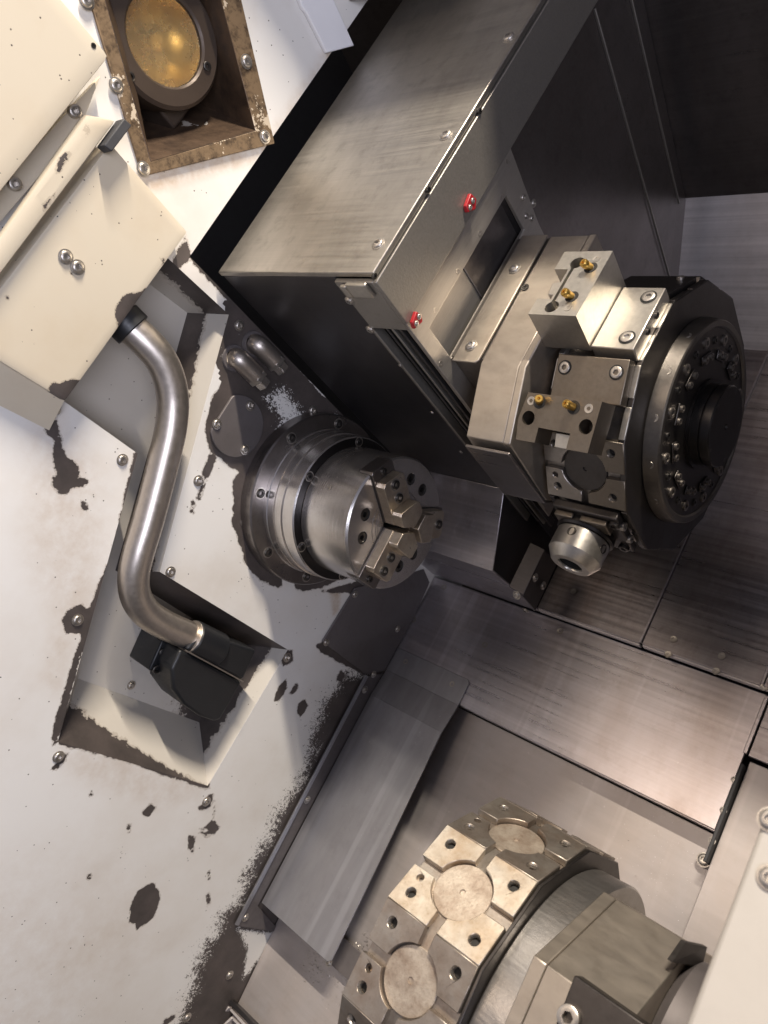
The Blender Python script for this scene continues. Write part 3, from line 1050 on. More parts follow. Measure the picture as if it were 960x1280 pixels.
def pads_for(parent, cu, cv, phi, apo, x0, x1, half, mats, disc_r=.0265, disc_mat='pocket_disc', depth=.0065, slot=.0075, extra=True):
    """one station face: four corner pads round a circular seat, slots between them"""
    fr = face_frame(cu, cv, phi)
    xm = (x0 + x1) / 2
    hx = (x1 - x0) / 2
    cr = disc_r + .0012
    for k, (st, sx) in enumerate(((-1, -1), (-1, 1), (1, 1), (1, -1))):
        p0 = (st * slot, sx * math.sqrt(cr ** 2 - slot ** 2))
        p1 = (st * math.sqrt(cr ** 2 - slot ** 2), sx * slot)
        a0 = math.degrees(math.atan2(p0[1], p0[0])); a1 = math.degrees(math.atan2(p1[1], p1[0]))
        if a1 - a0 > 180: a1 -= 360
        if a1 - a0 < -180: a1 += 360
        arc = circ(0, 0, cr, 7, a0, a1)
        poly = [(st * slot, sx * hx), ] + arc + [(st * half, sx * slot), (st * half, sx * hx)]
        poly = [(p[0], p[1] + xm) for p in poly]
        hole = [circ(st * half * .66, xm + sx * hx * .70, .0052, 14)]
        if extra and (st, sx) == (1, -1):
            hole.append(circ(st * half * .30, xm + sx * hx * .74, .0038, 12))
        o = obj('pad', MB().prism(fr, poly, apo - depth, apo, hole), mats[k], parent, .0007, 1)
        for hcen, hr in [((st * half * .66, xm + sx * hx * .70), .0052)]:
            c = fr(hcen[0], hcen[1], apo - depth)
            # threaded sleeve inside the hole
            fz_ = Fr(c, fr.ex, fr.ey, fr.ez)
            obj('thread', MB().lathe(fz_, [(depth - .0006 - .0012 * i - (.0005 if i % 2 else 0), .0051 - (.0006 if i % 2 else 0)) for i in range(5)] , 14), 'screw_steel', o)
            obj('hole', MB().prism(fz_, circ(0, 0, .0046, 12), .0001, .0004), 'hole_black', o)
    d = obj('seat_disc', MB().lathe(Fr(fr(0, xm, 0), fr.ex, fr.ey, fr.ez),
            [(apo - depth + .0002, disc_r), (apo - depth + .0014, disc_r), (apo - depth + .0020, disc_r - .0006), (apo - depth + .0020, .0030), (apo - depth + .0005, .0024), (apo - depth + .0004, .0001)], 40), disc_mat, parent)

BODY_A = TR * .962 * math.cos(R_(15))
pads_for(tur, TU, TV, 147.5, BODY_A + .0065, .4515, .5590, .0445, ['turret_steel', 'holder_dark', 'holder_dark', 'turret_steel'], disc_mat='turret_black', extra=True, disc_r=.0290, slot=.0042)
# worn shoulder bars on the other stations
for phi in (27.5, 57.5, 87.5, 117.5, 177.5, 207.5):
    fr = face_frame(TU, TV, phi)
    for (x0, x1) in ((.4515, .459), (.5515, .5595)):
        for (t0, t1) in ((-.0425, -.005), (.005, .0425)):
            obj('shoulder_bar', MB().prism(fr, [(t0, x0), (t1, x0), (t1, x1), (t0, x1)], BODY_A - .001, BODY_A + .0065), 'holder_steel' if phi in (87.5, 117.5) else 'turret_black', tur, .0008)
# black blanking covers on the far stations
for phi in (27.5, 57.5):
    fr = face_frame(TU, TV, phi)
    obj('blank_cover', MB().prism(fr, [(-.040, .462), (.040, .462), (.040, .549), (-.040, .549)], BODY_A + .0002, BODY_A + .012), 'turret_black', tur, .002)
fr = face_frame(TU, TV, 57.5)
screw(tur, fr(-.025, .535, BODY_A + .013), fr.ez, .0045, 'socket')

# turret housing reaching back into the carriage slot
hs = thing('turret_housing', (.39, TU, TV - .19), 'faceted steel housing between the carriage slot and the dark turret', 'housing')
HT1 = (.434, -.634)
HT2 = (.352, -.676)
HP = [(.640, -.634), HT1, HT2, (.345, -.835), (.40, -.99), (.64, -.99)]
obj('housing_body', MB().prism(FX, [(.640, -.634), HT1, HT2, (.346, -.80), (.44, -.97), (.64, -.97)], .372, .4285), 'housing_steel', hs, .0012)
obj('housing_rim', MB().prism(FX, [(.640, -.6325), (.4335, -.6325), (.3510, -.6747), (.3450, -.80), (.44, -.972), (.64, -.972)], .4290, .4395), 'housing_steel', hs, .0015)
obj('housing_neck', MB().prism(FX, [(.640, -.636), (.441, -.636), (.441, -.95), (.64, -.95)], .3185, .3715), 'turret_steel', hs, .001)
A = [px(599.5, 456, 'v', -.634), px(588, 531, 'x', .372), px(600, 534, 'x', .380), px(600, 546, 'x', .380)]
obj('lower_dark_plate', MB().box(.3725, .4395, .3405, .3445, -.800, -.682), 'sheet_plate', hs, .001)  # dark plates added over the lower housing faces to darken them
obj('lower_dark_plate', MB().prism(FX, [(.3405, -.8005), (.3445, -.8005), (.440, -.975), (.436, -.977)], .3725, .4395), 'sheet_plate', hs, .0008)
obj('cover_sheet', MB().prism(FV, [(.329, .4315), (.365, .4315), (.369, .4355), (.369, .640), (.329, .640)], -.6335, -.6305), 'housing_steel', hs, .0008)
screw(hs, px(589, 432, 'v', -.630), (0, 0, 1), .0068)
screw(hs, px(643, 336, 'v', -.630), (0, 0, 1), .0068)
screw(hs, px(656, 359, 'v', -.633), (0, 0, 1), .0055, 'flat', 'socket_black')
screw(hs, (.3735, .47, -.6335), (0, 0, 1), .0001, 'flat') if False else None

# ---- tool holders
def holder_screws(parent, fr, pts, n, r=.0075):
    for (t_, x) in pts:
        o = obj('screw_recess', MB().lathe(Fr(fr(t_, x, n), fr.ex, fr.ey, fr.ez), [(.0002, r * 1.28), (.0005, r * 1.28), (.0005, r * 1.02), (.0002, r * 1.0)], 28), 'hole_black', parent)
        screw(parent, fr(t_, x, n - .002), fr.ez, r, 'socket', 'screw_steel')

NF = BODY_A + .0066
fr = face_frame(TU, TV, 87.5)
h1 = thing('tool_holder', fr(0, .5, NF), 'bright L-shaped turning tool holder standing on the top turret face', 'tool holder', 'tool holders bolted to the turret')
obj('base_plate', MB().prism(fr, [(-.046, .503), (.045, .503), (.045, .5555), (-.046, .5555)], NF, .1905), 'holder_steel', h1, .0012)
TOP = [(-.052, .440), (-.052, .5025), (.0455, .5025), (.0455, .440), (.022, .440), (.022, .4585), (-.024, .4585), (-.024, .440)]
b = obj('clamp_block', MB().prism(fr, TOP, NF + .014, .2405), 'holder_steel', h1)
cyl = lambda t_, x, r, n0, n1, k=24: MB().prism(Fr(fr(t_, x, 0), fr.ex, fr.ey, fr.ez), circ(0, 0, r, k), n0, n1)
cut(b, cyl(-.034, .4655, .0085, .190, .26), cyl(.0335, .4655, .0085, .190, .26), MB().prism(fr, [(-.03, .4615), (.03, .4615), (.03, .4655), (-.03, .4655)], .225, .26))
obj('wedge', MB().prism(fr, [(-.010, .441), (.008, .444), (.008, .4582), (-.014, .4582)], .200, .2325), 'screw_steel', h1, .001)
def nozzle(parent, fr, t_, x, n, d):
    c = fr(t_, x, n)
    o = obj('nozzle_seat', MB().lathe(Fr(c, fr.ex, fr.ey, fr.ez), [(.0002, .0078), (.0006, .0078), (.0006, .0045), (.0003, .0040)], 24), 'hole_black', parent)
    dv = (fr.ez + fr.ex * d[0] + fr.ey * d[1]).normalized()
    e1 = dv.orthogonal().normalized()
    f2 = Fr(c + fr.ez * .0005, e1, dv.cross(e1), dv)
    obj('nozzle', MB().lathe(f2, [(0, .0042), (.006, .0046), (.007, .0050), (.012, .0050), (.0135, .0042), (.0135, .0018), (.010, .0012)], 16, cap0=True, cap1=True), 'brass', parent)
for (t_, x) in ((-.026, .487), (.018, .484)):
    nozzle(h1, fr, t_, x, .2405, (.35, -.35))
for (t_, x) in ((-.040, .488), (.034, .487)):
    screw(h1, fr(t_, x, .2406), fr.ez, .0052, 'flat')
holder_screws(h1, fr, [(-.031, .541), (.029, .541)], .1905)
for t_ in (-.012, .012):
    screw(h1, fr(t_, .5557, .182), (1, 0, 0), .0038, 'socket', 'socket_black')

fr = face_frame(TU, TV, 117.5)
h2 = thing('tool_holder', fr(0, .5, NF), 'dull brown-grey turning tool holder with overhanging clamp on the turret face below the bright one', 'tool holder', 'tool holders bolted to the turret')
obj('base_plate', MB().prism(fr, [(-.0455, .4625), (.0062, .4625), (.0062, .5535), (-.0455, .5535)], NF, .1855), 'holder_dark', h2, .0012)
C2 = [(.0066, .4535), (.0066, .5485), (.064, .5445), (.064, .5175), (.046, .5185), (.045, .4765), (.063, .4755), (.063, .4495), (.038, .447)]
b = obj('clamp_block', MB().prism(fr, C2, .186, .2185), 'holder_dark', h2)
cyl = lambda t_, x, r, n0, n1, k=24: MB().prism(Fr(fr(t_, x, 0), fr.ex, fr.ey, fr.ez), circ(0, 0, r, k), n0, n1)
cut(b, cyl(.036, .4605, .0085, .195, .25), cyl(.036, .5355, .0085, .195, .25))
obj('clamp_foot', MB().prism(fr, [(.0068, .470), (.040, .470), (.040, .53), (.0068, .53)], NF + .0002, .1858), 'holder_dark', h2, .0012)
obj('wedge', MB().prism(fr, [(.047, .492), (.047, .5175), (.064, .5165), (.064, .494)], .188, .205), 'holder_steel', h2, .001)
nozzle(h2, fr, .016, .471, .2185, (-.25, .5))
nozzle(h2, fr, .017, .516, .2185, (-.2, -.35))
for (t_, x) in ((.016, .4595), (.016, .5345)):
    screw(h2, fr(t_, x, .2186), fr.ez, .0052, 'flat')
holder_screws(h2, fr, [(-.030, .4745), (-.030, .5405)], .1855, .0068)

fr = face_frame(TU, TV, 177.5)
ch_ = thing('collet_holder', fr(0, .5, NF), 'black collet holder with round bright clamping nut on the underside of the turret', 'tool holder')
obj('base_block', MB().prism(fr, [(-.043, .462), (.038, .462), (.038, .5510), (-.043, .5510)], NF, .181), 'turret_black', ch_, .002)
obj('bridge', MB().prism(fr, [(-.036, .466), (-.012, .466), (-.012, .492), (-.036, .492)], .1812, .189), 'holder_dark', ch_, .0015)
obj('bridge', MB().prism(fr, [(-.036, .502), (-.012, .502), (-.012, .538), (-.036, .538)], .1812, .189), 'holder_dark', ch_, .0015)
fn = Fr(fr(.004, .4975, 0), fr.ex, fr.ey, fr.ez)
obj('collar', MB().lathe(fn, [(.1812, .02), (.1812, .037), (.190, .038), (.193, .036), (.193, .02)], 40), 'hub_black', ch_)
obj('nut', MB().lathe(fn, [(.1932, .02), (.1932, .0335), (.195, .0350), (.222, .0350), (.2340, .0270), (.2350, .0255), (.2350, .0165), (.2335, .0158), (.2320, .0158)], 48), 'holder_steel', ch_)
obj('bore', MB().lathe(fn, [(.2319, .0160), (.2319, .0157), (.205, .0150), (.205, .0005)], 28), 'hole_black', ch_)
for a in (-60, 20, 100, 180):
    e = fr.ex * math.cos(R_(a)) + fr.ey * math.sin(R_(a))
    screw(ch_, fn.o + fr.ez * .204 + e * .0346, e, .0062, 'flat', 'socket_black')
for (t_, x) in ((.027, .541), (-.030, .545), (.027, .470)):
    screw(ch_, fr(t_, x, .1812), fr.ez, .0068, 'socket', 'turret_black')
for t_ in (-.02, .01):
    screw(ch_, fr(t_, .5511, .176), (1, 0, 0), .0055, 'socket', 'screw_steel')

# ================================================================== SPINDLE FLANGE AND CHUCK
SU, SVV = .2635, -.831
SX = axis_frame(SU, SVV)
fl = thing('spindle_flange', (.03, SU, SVV - .145), 'stepped dark steel spindle flange bolted to the white wall behind the chuck', 'flange')
obj('flange_plate', MB().lathe(SX, [(.0008, .10), (.0008, .1455), (.026, .1465), (.0285, .1445), (.0285, .1205)], 96), 'flange_steel', fl)
obj('collar', MB().lathe(SX, [(.0287, .07), (.0287, .1225), (.036, .1225), (.0375, .1212), (.052, .1212), (.0525, .1200), (.0545, .1200), (.055, .1212), (.070, .1208), (.0705, .1190), (.096, .1190), (.0980, .1172), (.0980, .07)], 96), 'turned_steel', fl)
obj('collar_face', MB().lathe(SX, [(.0975, .1030), (.09815, .1030), (.09815, .1168), (.0975, .1172)], 96), 'hub_black', fl)
for k in range(8):
    a = R_(25 + 45 * k)
    screw(fl, SX(.1315 * math.cos(a), .1315 * math.sin(a), .0270), (1, 0, 0), .0072, 'socket', 'socket_black')
    obj('counterbore', MB().lathe(Fr(SX(.1315 * math.cos(a), .1315 * math.sin(a), .0285), SX.ex, SX.ey, SX.ez), [(.0001, .0096), (.0004, .0096), (.0004, .0074)], 20), 'screw_steel', fl)
for k in range(6):
    a = R_(32 + 60 * k)
    screw(fl, SX(.1105 * math.cos(a), .1105 * math.sin(a), .0970), (1, 0, 0), .0058, 'socket', 'socket_black')
    obj('counterbore', MB().lathe(Fr(SX(.1105 * math.cos(a), .1105 * math.sin(a), .0980), SX.ex, SX.ey, SX.ez), [(.0001, .0082), (.0004, .0082), (.0004, .0064)], 20), 'screw_steel', fl)

ck = thing('chuck', (.14, SU, SVV - .1035), 'shiny three-jaw lathe chuck on the spindle nose', 'chuck')
body = obj('chuck_body', MB().lathe(SX, [(.0982, .0), (.0982, .1015), (.0995, .1035), (.197, .1035), (.2, .1008), (.2, 0)], 120), 'turned_steel', ck)
JA = (62, 182, 302)
cuts = []
for a in JA:
    f_ = Fr((0, SU, SVV), (0, math.cos(R_(a)), math.sin(R_(a))), (0, -math.sin(R_(a)), math.cos(R_(a))), (1, 0, 0))
    cuts.append(MB().prism(f_, [(.012, -.0235), (.13, -.0235), (.13, .0235), (.012, .0235)], .176, .22))
cuts.append(MB().prism(SX, circ(0, 0, .029, 40), .15, .22))
for k in range(3):
    for s_ in (-14, 14):
        a = R_(122 + 120 * k + s_)
        cuts.append(MB().prism(SX, circ(.072 * math.cos(a), .072 * math.sin(a), .0098, 20), .186, .22))
f_ = Fr(SX(.1035 * math.cos(R_(95)), .1035 * math.sin(R_(95)), .143), SX.ez, (0, -math.sin(R_(95)), math.cos(R_(95))), (0, math.cos(R_(95)), math.sin(R_(95))))
cut(body, *cuts)
screw(ck, f_(0, 0, .0), f_.ez, .0042, 'flat')
for k in range(3):
    for s_ in (-14, 14):
        a = R_(122 + 120 * k + s_)
        screw(ck, SX(.072 * math.cos(a), .072 * math.sin(a), .1935), (1, 0, 0), .0088, 'socket', 'socket_black')
    a = R_(122 + 120 * k)
    screw(ck, SX(.036 * math.cos(a), .036 * math.sin(a), .2), (1, 0, 0), .0035, 'flat')
obj('bore_cap', MB().prism(SX, circ(0, 0, .0285, 32), .152, .156), 'hole_black', ck)
for gr in (.040, .044, .052):
    obj('face_groove', MB().lathe(SX, [(.2001, gr), (.2003, gr), (.2003, gr + .0006), (.2001, gr + .0006)], 72), 'flange_steel', ck)
for a in JA:
    f_ = Fr((0, SU, SVV), (0, math.cos(R_(a)), math.sin(R_(a))), (0, -math.sin(R_(a)), math.cos(R_(a))), (1, 0, 0))
    w = .0225
    tp = w / math.tan(R_(60))
    def plan(r0, r1, ww, c=.003):
        return [(r0, 0), (r0 + ww / math.tan(R_(60)), -ww), (r1 - c, -ww), (r1, -ww + c), (r1, ww - c), (r1 - c, ww), (r0 + ww / math.tan(R_(60)), ww)]
    j = obj('jaw', MB().prism(f_, plan(.004, .1035, w), .1765, .2035), 'flange_steel', ck, .0009)
    obj('top_jaw', MB().prism(f_, plan(.0045, .0865, w, .005), .2037, .2215), 'jaw_steel', j, .0009)
    obj('jaw_step', MB().prism(f_, plan(.0050, .0405, w - .0005, .004), .2217, .2405), 'jaw_steel', j, .0009)
    for rr in (.0525, .0755):
        screw(j, f_(rr, 0, .2205), (1, 0, 0), .0070, 'socket', 'socket_black')
        obj('counterbore', MB().lathe(Fr(f_(rr, 0, .2215), f_.ex, f_.ey, f_.ez), [(.0001, .0094), (.0004, .0094), (.0004, .0071)], 20), 'screw_steel', j)
    screw(j, f_(.0945, 0, .2032), (1, 0, 0), .0055, 'socket', 'socket_black')

# ================================================================== SMALL THINGS ON THE WALL
q = px(297, 533, 'x', .004)
disc_pts = [p for p in circ(q[1], q[2], .0475, 48)]
dsc = thing('cover_disc', (0, q[1], q[2]), 'round dark steel cover plate with three screws beside the spindle flange', 'cover plate')
lim = q[2] + .036
obj('plate', MB().prism(FX, [(u, min(v, lim)) for u, v in disc_pts], .0006, .0055), 'primer_grey', dsc, .001)
for (a, b) in [(313, 507), (271, 530), (306, 562)]:
    screw(dsc, px(a, b, 'x', .0058), (1, 0, 0), .0066)

def coolant_nozzle(pts, lab):
    n = thing('coolant_nozzle', px(*pts[0], 'x', .0), lab, 'nozzle', 'coolant nozzles above the cover disc')
    p0, p1, p2 = [px(*p, 'x', x) for p, x in zip(pts, (.014, .016, .004))]
    d = Vector(p1 - p0)
    path = [tuple(p0 - (p1 - p0) * .25), tuple(p0), tuple(p0 + (p1 - p0) * .5), tuple(p1)]
    c0 = Vector(tuple(p0 - (p1 - p0) * .25))
    obj('elbow', MB().tube(catmull([(-.0, c0.y, c0.z), (.010, c0.y, c0.z), tuple(p0), tuple(p0 + (p1 - p0) * .6), tuple(p1)], 6), .0150, 20), 'pipe_steel', n)
    e = (p1 - p0) / np.linalg.norm(p1 - p0)
    obj('nut', MB().tube([tuple(p1 - e * .002), tuple(p1 + e * .006)], .0165, 6), 'screw_steel', n, .0008)
    obj('tip', MB().tube([tuple(p1 + e * .0062), tuple(p1 + e * .020)], .0125, 6), 'turned_steel', n, .0008)
    obj('rosette', MB().lathe(Fr((0, c0.y, c0.z), FX.ex, FX.ey, FX.ez), [(.0006, .010), (.0006, .0205), (.003, .0195), (.003, .010)], 24), 'primer_grey', n)
coolant_nozzle([(303, 453), (320, 470), (330, 480)], 'short steel coolant nozzle nearer the round cover disc')
coolant_nozzle([(327, 435), (343, 451), (350, 460)], 'short steel coolant nozzle nearer the edge of the carriage opening')

# white bent bracket by the opening
br = [(368, -20), (378, 8), (384, 16), (409, 66), (443, 57), (424, 14), (408, -20)]
tag(obj('bracket_plate', MB().prism(FX, [pxuv(a, b, .008) for a, b in br], .0008, .008), 'white_plate', None, .0015), 'plain white bracket plate at the edge of the carriage opening', 'bracket')

# ---- work lamp in its recess
lp = thing('work_lamp', (-.05, .57, -.30), 'round amber work lamp in a rusty square recess', 'lamp')
def shrink(poly, k):
    c = np.mean(poly, 0)
    return [tuple(c + (np.array(p) - c) * k) for p in poly]
obj('frame', MB().prism(FX, LAMP_OUT, .0006, .0050, [LAMP_IN]), 'rust_frame', lp, .001)
LX = -.115
LAMP_RI = shrink(LAMP_IN, .992)
LB = [pxuv(135, -60, LX), pxuv(174, 152, LX), pxuv(247, 128, LX), pxuv(205, -60, LX)]
for i in range(4):
    j = (i + 1) % 4
    A = [P3(LAMP_RI[i], .0045), P3(LAMP_RI[j], .0045), P3(LB[j], LX), P3(LB[i], LX)]
    c = Vector(P3(np.mean(LAMP_IN, 0), -.05))
    m_ = (Vector(A[0]) + Vector(A[1]) + Vector(A[2]) + Vector(A[3])) / 4
    nn = (Vector(A[1]) - Vector(A[0])).cross(Vector(A[3]) - Vector(A[0])).normalized()
    if nn.dot(c - m_) > 0: nn = -nn
    obj('recess_side', MB().loft(A, [Vector(a) + nn * .003 for a in A]), 'recess_brown', lp)
obj('recess_back', MB().prism(FX, LB, LX - .004, LX - .0002), 'recess_brown', lp)
lc = px(207, 49, 'x', -.030)
LF = axis_frame(lc[1], lc[2])
obj('bezel', MB().lathe(LF, [(LX + .001, .05), (LX + .001, .072), (-.050, .0815), (-.034, .0815), (-.029, .077), (-.0285, .0575), (-.031, .0545), (-.036, .0540)], 72), 'bezel', lp)
obj('reflector', MB().lathe(LF, [(-.0375, .0538), (-.046, .050), (-.056, .042), (-.064, .030), (-.068, .016), (-.069, .0008)], 64, cap1=True), 'lamp_lens', lp)
obj('bulb', MB().lathe(LF, [(-.069, .007), (-.058, .008), (-.052, .011), (-.046, .009), (-.0435, .004), (-.043, .0005)], 24), 'bulb_glass', lp)
obj('lens', MB().lathe(LF, [(-.0372, .0002), (-.0372, .0536), (-.0345, .0536), (-.0335, .040), (-.0330, .020), (-.0328, .0002)], 64), 'lens_glass', lp)
bs = px(204, 128, 'x', -.085)
obj('bracket', MB().box(-.112, -.062, bs[1] - .026, bs[1] + .03, bs[2] - .026, bs[2] + .03), 'bezel', lp, .004)
for (a, b) in [(145, 107), (179, 211), (331, 171), (308, 77), (108, 1)]:
    screw(lp, px(a, b, 'x', .0052), (1, 0, 0), .0075)
for (a, b) in [(162, 96), (258, 83)]:
    screw(lp, px(a, b, 'x', -.029), (1, 0, 0), .0058, 'socket', 'socket_black')

# ---- painted covers at the upper left
def cover_obj(name, mb, parent, wears, bevel=.003):
    """painted sheet cover: mesh attributes hold the distance to bare patches given as outlines in (u, v)"""
    o = obj(name, mb, 'cover_paint', parent, 0)
    bm = bmesh.new(); bm.from_mesh(o.data)
    if bevel:
        bmesh.ops.bevel(bm, geom=[e for e in bm.edges if e.calc_face_angle(0) > .6], offset=bevel, segments=2, profile=.6, affect='EDGES')
    for _ in range(60):
        es = [e for e in bm.edges if e.calc_length() > .014]
        if not es: break
        bmesh.ops.subdivide_edges(bm, edges=es, cuts=1, use_grid_fill=True)
        bmesh.ops.triangulate(bm, faces=[f for f in bm.faces if len(f.verts) > 4])
        if len(bm.verts) > 40000: break
    bm.to_mesh(o.data); bm.free()
    b = BASE[o.name]
    P_ = np.array([tuple(v.co + b) for v in o.data.vertices])
    wr = np.full(len(P_), -1.0)
    for w in wears:
        wr = np.maximum(wr, sdf(w, P_[:, 1:]))
    for nm, arr in (('wear', wr), ('fuzz', np.full(len(P_), -1.0))):
        a = o.data.attributes.new(nm, 'FLOAT', 'POINT')
        a.data.foreach_set('value', arr.astype(np.float32))
    o.data.polygons.foreach_set('use_smooth', [True] * len(o.data.polygons))
    o.data.set_sharp_from_angle(angle=R_(35))
    return o

HC = .036
pc_ = thing('pipe_cover', (.0, .29, -.38), 'cream painted box cover with chipped corners over the top of the bent pipe', 'cover')
u0, v0 = pxuv(82, 502, HC); u1, v1 = pxuv(235, 290, HC)
vt = -.250
W1 = lambda pts: [pxuv(a, b, HC) for a, b in pts]
wc = [W1(T(0, 320, [(880, 20), (790, 90), (720, 175), (640, 190), (600, 215), (568, 290), (590, 320), (600, 350), (555, 420), (500, 510), (560, 420), (700, 240), (860, 40)])),
      W1(T(0, 320, [(255, 640), (300, 632), (370, 615), (410, 628), (450, 590), (340, 760), (240, 690)])),
      W1(T(0, 320, [(35, 195), (55, 210), (40, 232), (22, 215)])), W1(T(0, 320, [(165, 420), (190, 425), (185, 437), (165, 432)])),
      W1(T(0, 320, [(330, 78), (400, 92), (360, 104), (328, 92)])), W1(T(0, 320, [(800, 10), (830, 10), (828, 32), (806, 28)])),
      W1([(178, 222), (205, 250), (235, 290), (238, 284), (205, 240), (183, 220)])]
cover_obj('face_panel', MB().prism(FX, [(u0, v0), (u1, v1), (u1 + .006, vt), (u0 - .010, vt)], -.075, HC), pc_, wc, .004)
cover_obj('side_flange', MB().loft([(HC - .006, u0 + .004, v0 - .0), (HC - .006, u0 - .008, vt), (.002, u0 - .055, vt), (.002, u0 - .036, v0 - .018)],
                                   [(HC - .009, u0 + .006, v0 - .0), (HC - .009, u0 - .006, vt), (.0008, u0 - .050, vt), (.0008, u0 - .031, v0 - .018)]), pc_, [], 0)
rd = [pxuv(147, 150, .052), pxuv(108, 142, .052), pxuv(-40, 352, .052), pxuv(-30, 385, .052)]
wr_ = [[pxuv(a, b, .052) for a, b in T(0, 0, p)] for p in ([(440, 610), (468, 622), (430, 660), (412, 690), (425, 640)], [(320, 765), (352, 765), (300, 850), (278, 862), (290, 810)],
       [(215, 1010), (250, 990), (290, 965), (260, 1000), (220, 1050), (205, 1030)])]
cover_obj('ridge', MB().prism(FX, rd, HC + .0005, .052), pc_, wr_, .006)
bk = [px(125, 183, 'x', .050), px(135, 191, 'x', .050), px(160, 158, 'x', .050), px(150, 149, 'x', .050)]
tag(obj('rubber_stop', MB().prism(FX, [(p[1], p[2]) for p in bk], .040, .060), 'rubber', None, .0015), 'small dark rubber stop block on the end of the cream ridge', 'rubber stop')
for (a, b) in [(82, 321), (97, 334)]:
    screw(pc_, px(a, b, 'x', HC + .001), (1, 0, 0), .0072)
screw(pc_, px(66, 512, 'x', .010), (.6, -.8, 0), .0075)

gc = thing('guard_cover', (.0, .36, -.12), 'large smooth cream painted guard cover above the pipe cover', 'cover')
G = [pxuv(138, 70, .10), pxuv(-70, 326, .10), (.10, .10), (.44, .10)]
g0 = pxuv(138, 70, .062); g1 = pxuv(74, -6, .062)
gdir = np.array(g1) - np.array(g0); g2 = tuple(np.array(g0) + gdir * 3.2)
cover_obj('face_panel', MB().prism(FX, [g0, g2, (.10, g2[1]), (.10, g0[1] + .002)], .022, .062), gc, [], .007)
fl0 = [pxuv(131, 92, .030), pxuv(105, 160, .030), pxuv(-60, 352, .030), pxuv(-60, 300, .030)]
cover_obj('flange', MB().prism(FX, fl0, .010, .0215), gc, [], .002)
for (a, b) in [(93, 139), (18, 230)]:
    screw(gc, px(a, b, 'x', .026), (1, 0, 0), .0072, 'socket')
screw(gc, px(117, 57, 'x', .0625), (1, 0, 0), .003, 'flat', 'socket_black')

# ---- bent pipe and its clamp
path = [(150, 396, -.004), (165, 411, .004), (183, 428, .012), (200, 448, .018), (211, 472, .020), (216, 500, .020), (214, 532, .020), (207, 566, .020), (196, 610, .020), (184, 655, .020),
        (172, 695, .018), (167, 722, .014), (170, 746, .010), (182, 765, .006), (202, 779, .004), (226, 790, .004), (250, 800, .004)]
pts = [tuple(px(a, b, 'x', c)) for a, b, c in path]
pp = thing('bent_pipe', pts[-1], 'thick brushed stainless pipe bent twice across the wall recess', 'pipe')
obj('tube', MB().tube(catmull(pts, 7), .0218, 32), 'pipe_steel', pp)
p0, p1 = np.array(pts[0]), np.array(pts[1])
obj('end_sleeve', MB().tube([tuple(p0 + (p1 - p0) * .1), tuple(p0 + (p1 - p0) * 1.15)], .0262, 28), 'black_plastic', pp, .0015)
cl = thing('pipe_clamp', px(255, 850, 'x', XB), 'black plastic pipe clamp holding the lower end of the bent pipe', 'clamp')
s0, s1 = px(238, 796, 'x', .006), px(272, 812, 'x', .006)
obj('sleeve', MB().tube([tuple(s0), tuple(s0 + (s1 - s0) * .5), tuple(s1)], .0275, 32), 'black_plastic', cl, .002)
s3 = px(246, 800, 'x', .008)
obj('clip_ring', MB().tube([tuple(s0 - (s1 - s0) * .03), tuple(s0 + (s1 - s0) * .03)], .0262, 32), 'pipe_steel', cl, .0008)
UPP = [(252, 790), (321, 813), (304, 851), (232, 812)]
obj('upper_block', MB().prism(FX, [pxuv(a, b, .026) for a, b in UPP], -.050, .026), 'black_plastic', cl, .005, 3)
LOW = [(226, 812), (303, 853), (276, 900), (268, 902), (250, 896), (230, 882), (216, 862), (214, 836)]
obj('lower_block', MB().prism(FX, [pxuv(a, b, .022) for a, b in LOW], -.050, .022), 'black_plastic', cl, .005, 3)
obj('seam', MB().tube([tuple(px(232, 813, 'x', .0262)), tuple(px(304, 852, 'x', .0262))], .0012, 8), 'pipe_steel', cl)
obj('pillar', MB().prism(FX, [pxuv(a, b, -.02) for a, b in [(240, 815), (285, 838), (268, 872), (228, 850)]], XB + .001, -.0505), 'black_plastic', cl)
EAR = [(186, 838), (203, 800), (232, 812), (222, 850)]
obj('ear', MB().prism(FX, [pxuv(a, b, -.02) for a, b in EAR], XB + .001, -.02), 'black_plastic', cl, .003)
for (a, b) in [(203, 815), (195, 836)]:
    screw(cl, px(a, b, 'x', -.0195), (1, 0, 0), .0065, 'socket', 'socket_black')

# ================================================================== CHIP GUIDE AND WALL PLATES
wp = thing('wall_plate', (0, .13, -1.15), 'dark worn steel corner plate screwed to the wall below the chuck', 'plate')
WPP = [(444, 735), (403, 802), (458, 843), (482, 838), (520, 767), (537, 728), (530, 712)]
obj('plate', MB().prism(FX, [pxuv(a, b, .004) for a, b in WPP], .0008, .0045), 'primer_grey', wp, .001)
for (a, b) in [(444, 743), (408, 803), (497, 786), (467, 843)]:
    screw(wp, px(a, b, 'x', .0048), (1, 0, 0), .0058)
gd = thing('chip_guide', (.09, -.15, FLOOR_V), 'long grey sheet-metal chip guide screwed to the floor along the worn white wall', 'chip guide')
GV = -1.225
gA = [pxxu(496, 809, FLOOR_V), pxxu(586, 850, FLOOR_V), pxxu(574, 882, FLOOR_V), pxxu(480, 838, FLOOR_V)]
xR = gA[2][0]
uA, uB = gA[1][1], gA[2][1]
obj('fixing_flange', MB().prism(FV, [(.006, uA), (xR - .006, uA), (xR, uA - .006), (xR, uB), (.006, uB)], FLOOR_V + .0005, FLOOR_V + .0035), 'sheet_guide', gd, .0006)
uC = pxxu(552, 915, GV)[1]
A = [(.006, uB, FLOOR_V + .0035), (xR, uB, FLOOR_V + .0035), (pxxu(552, 915, GV)[0], uC, GV), (.006, uC, GV)]
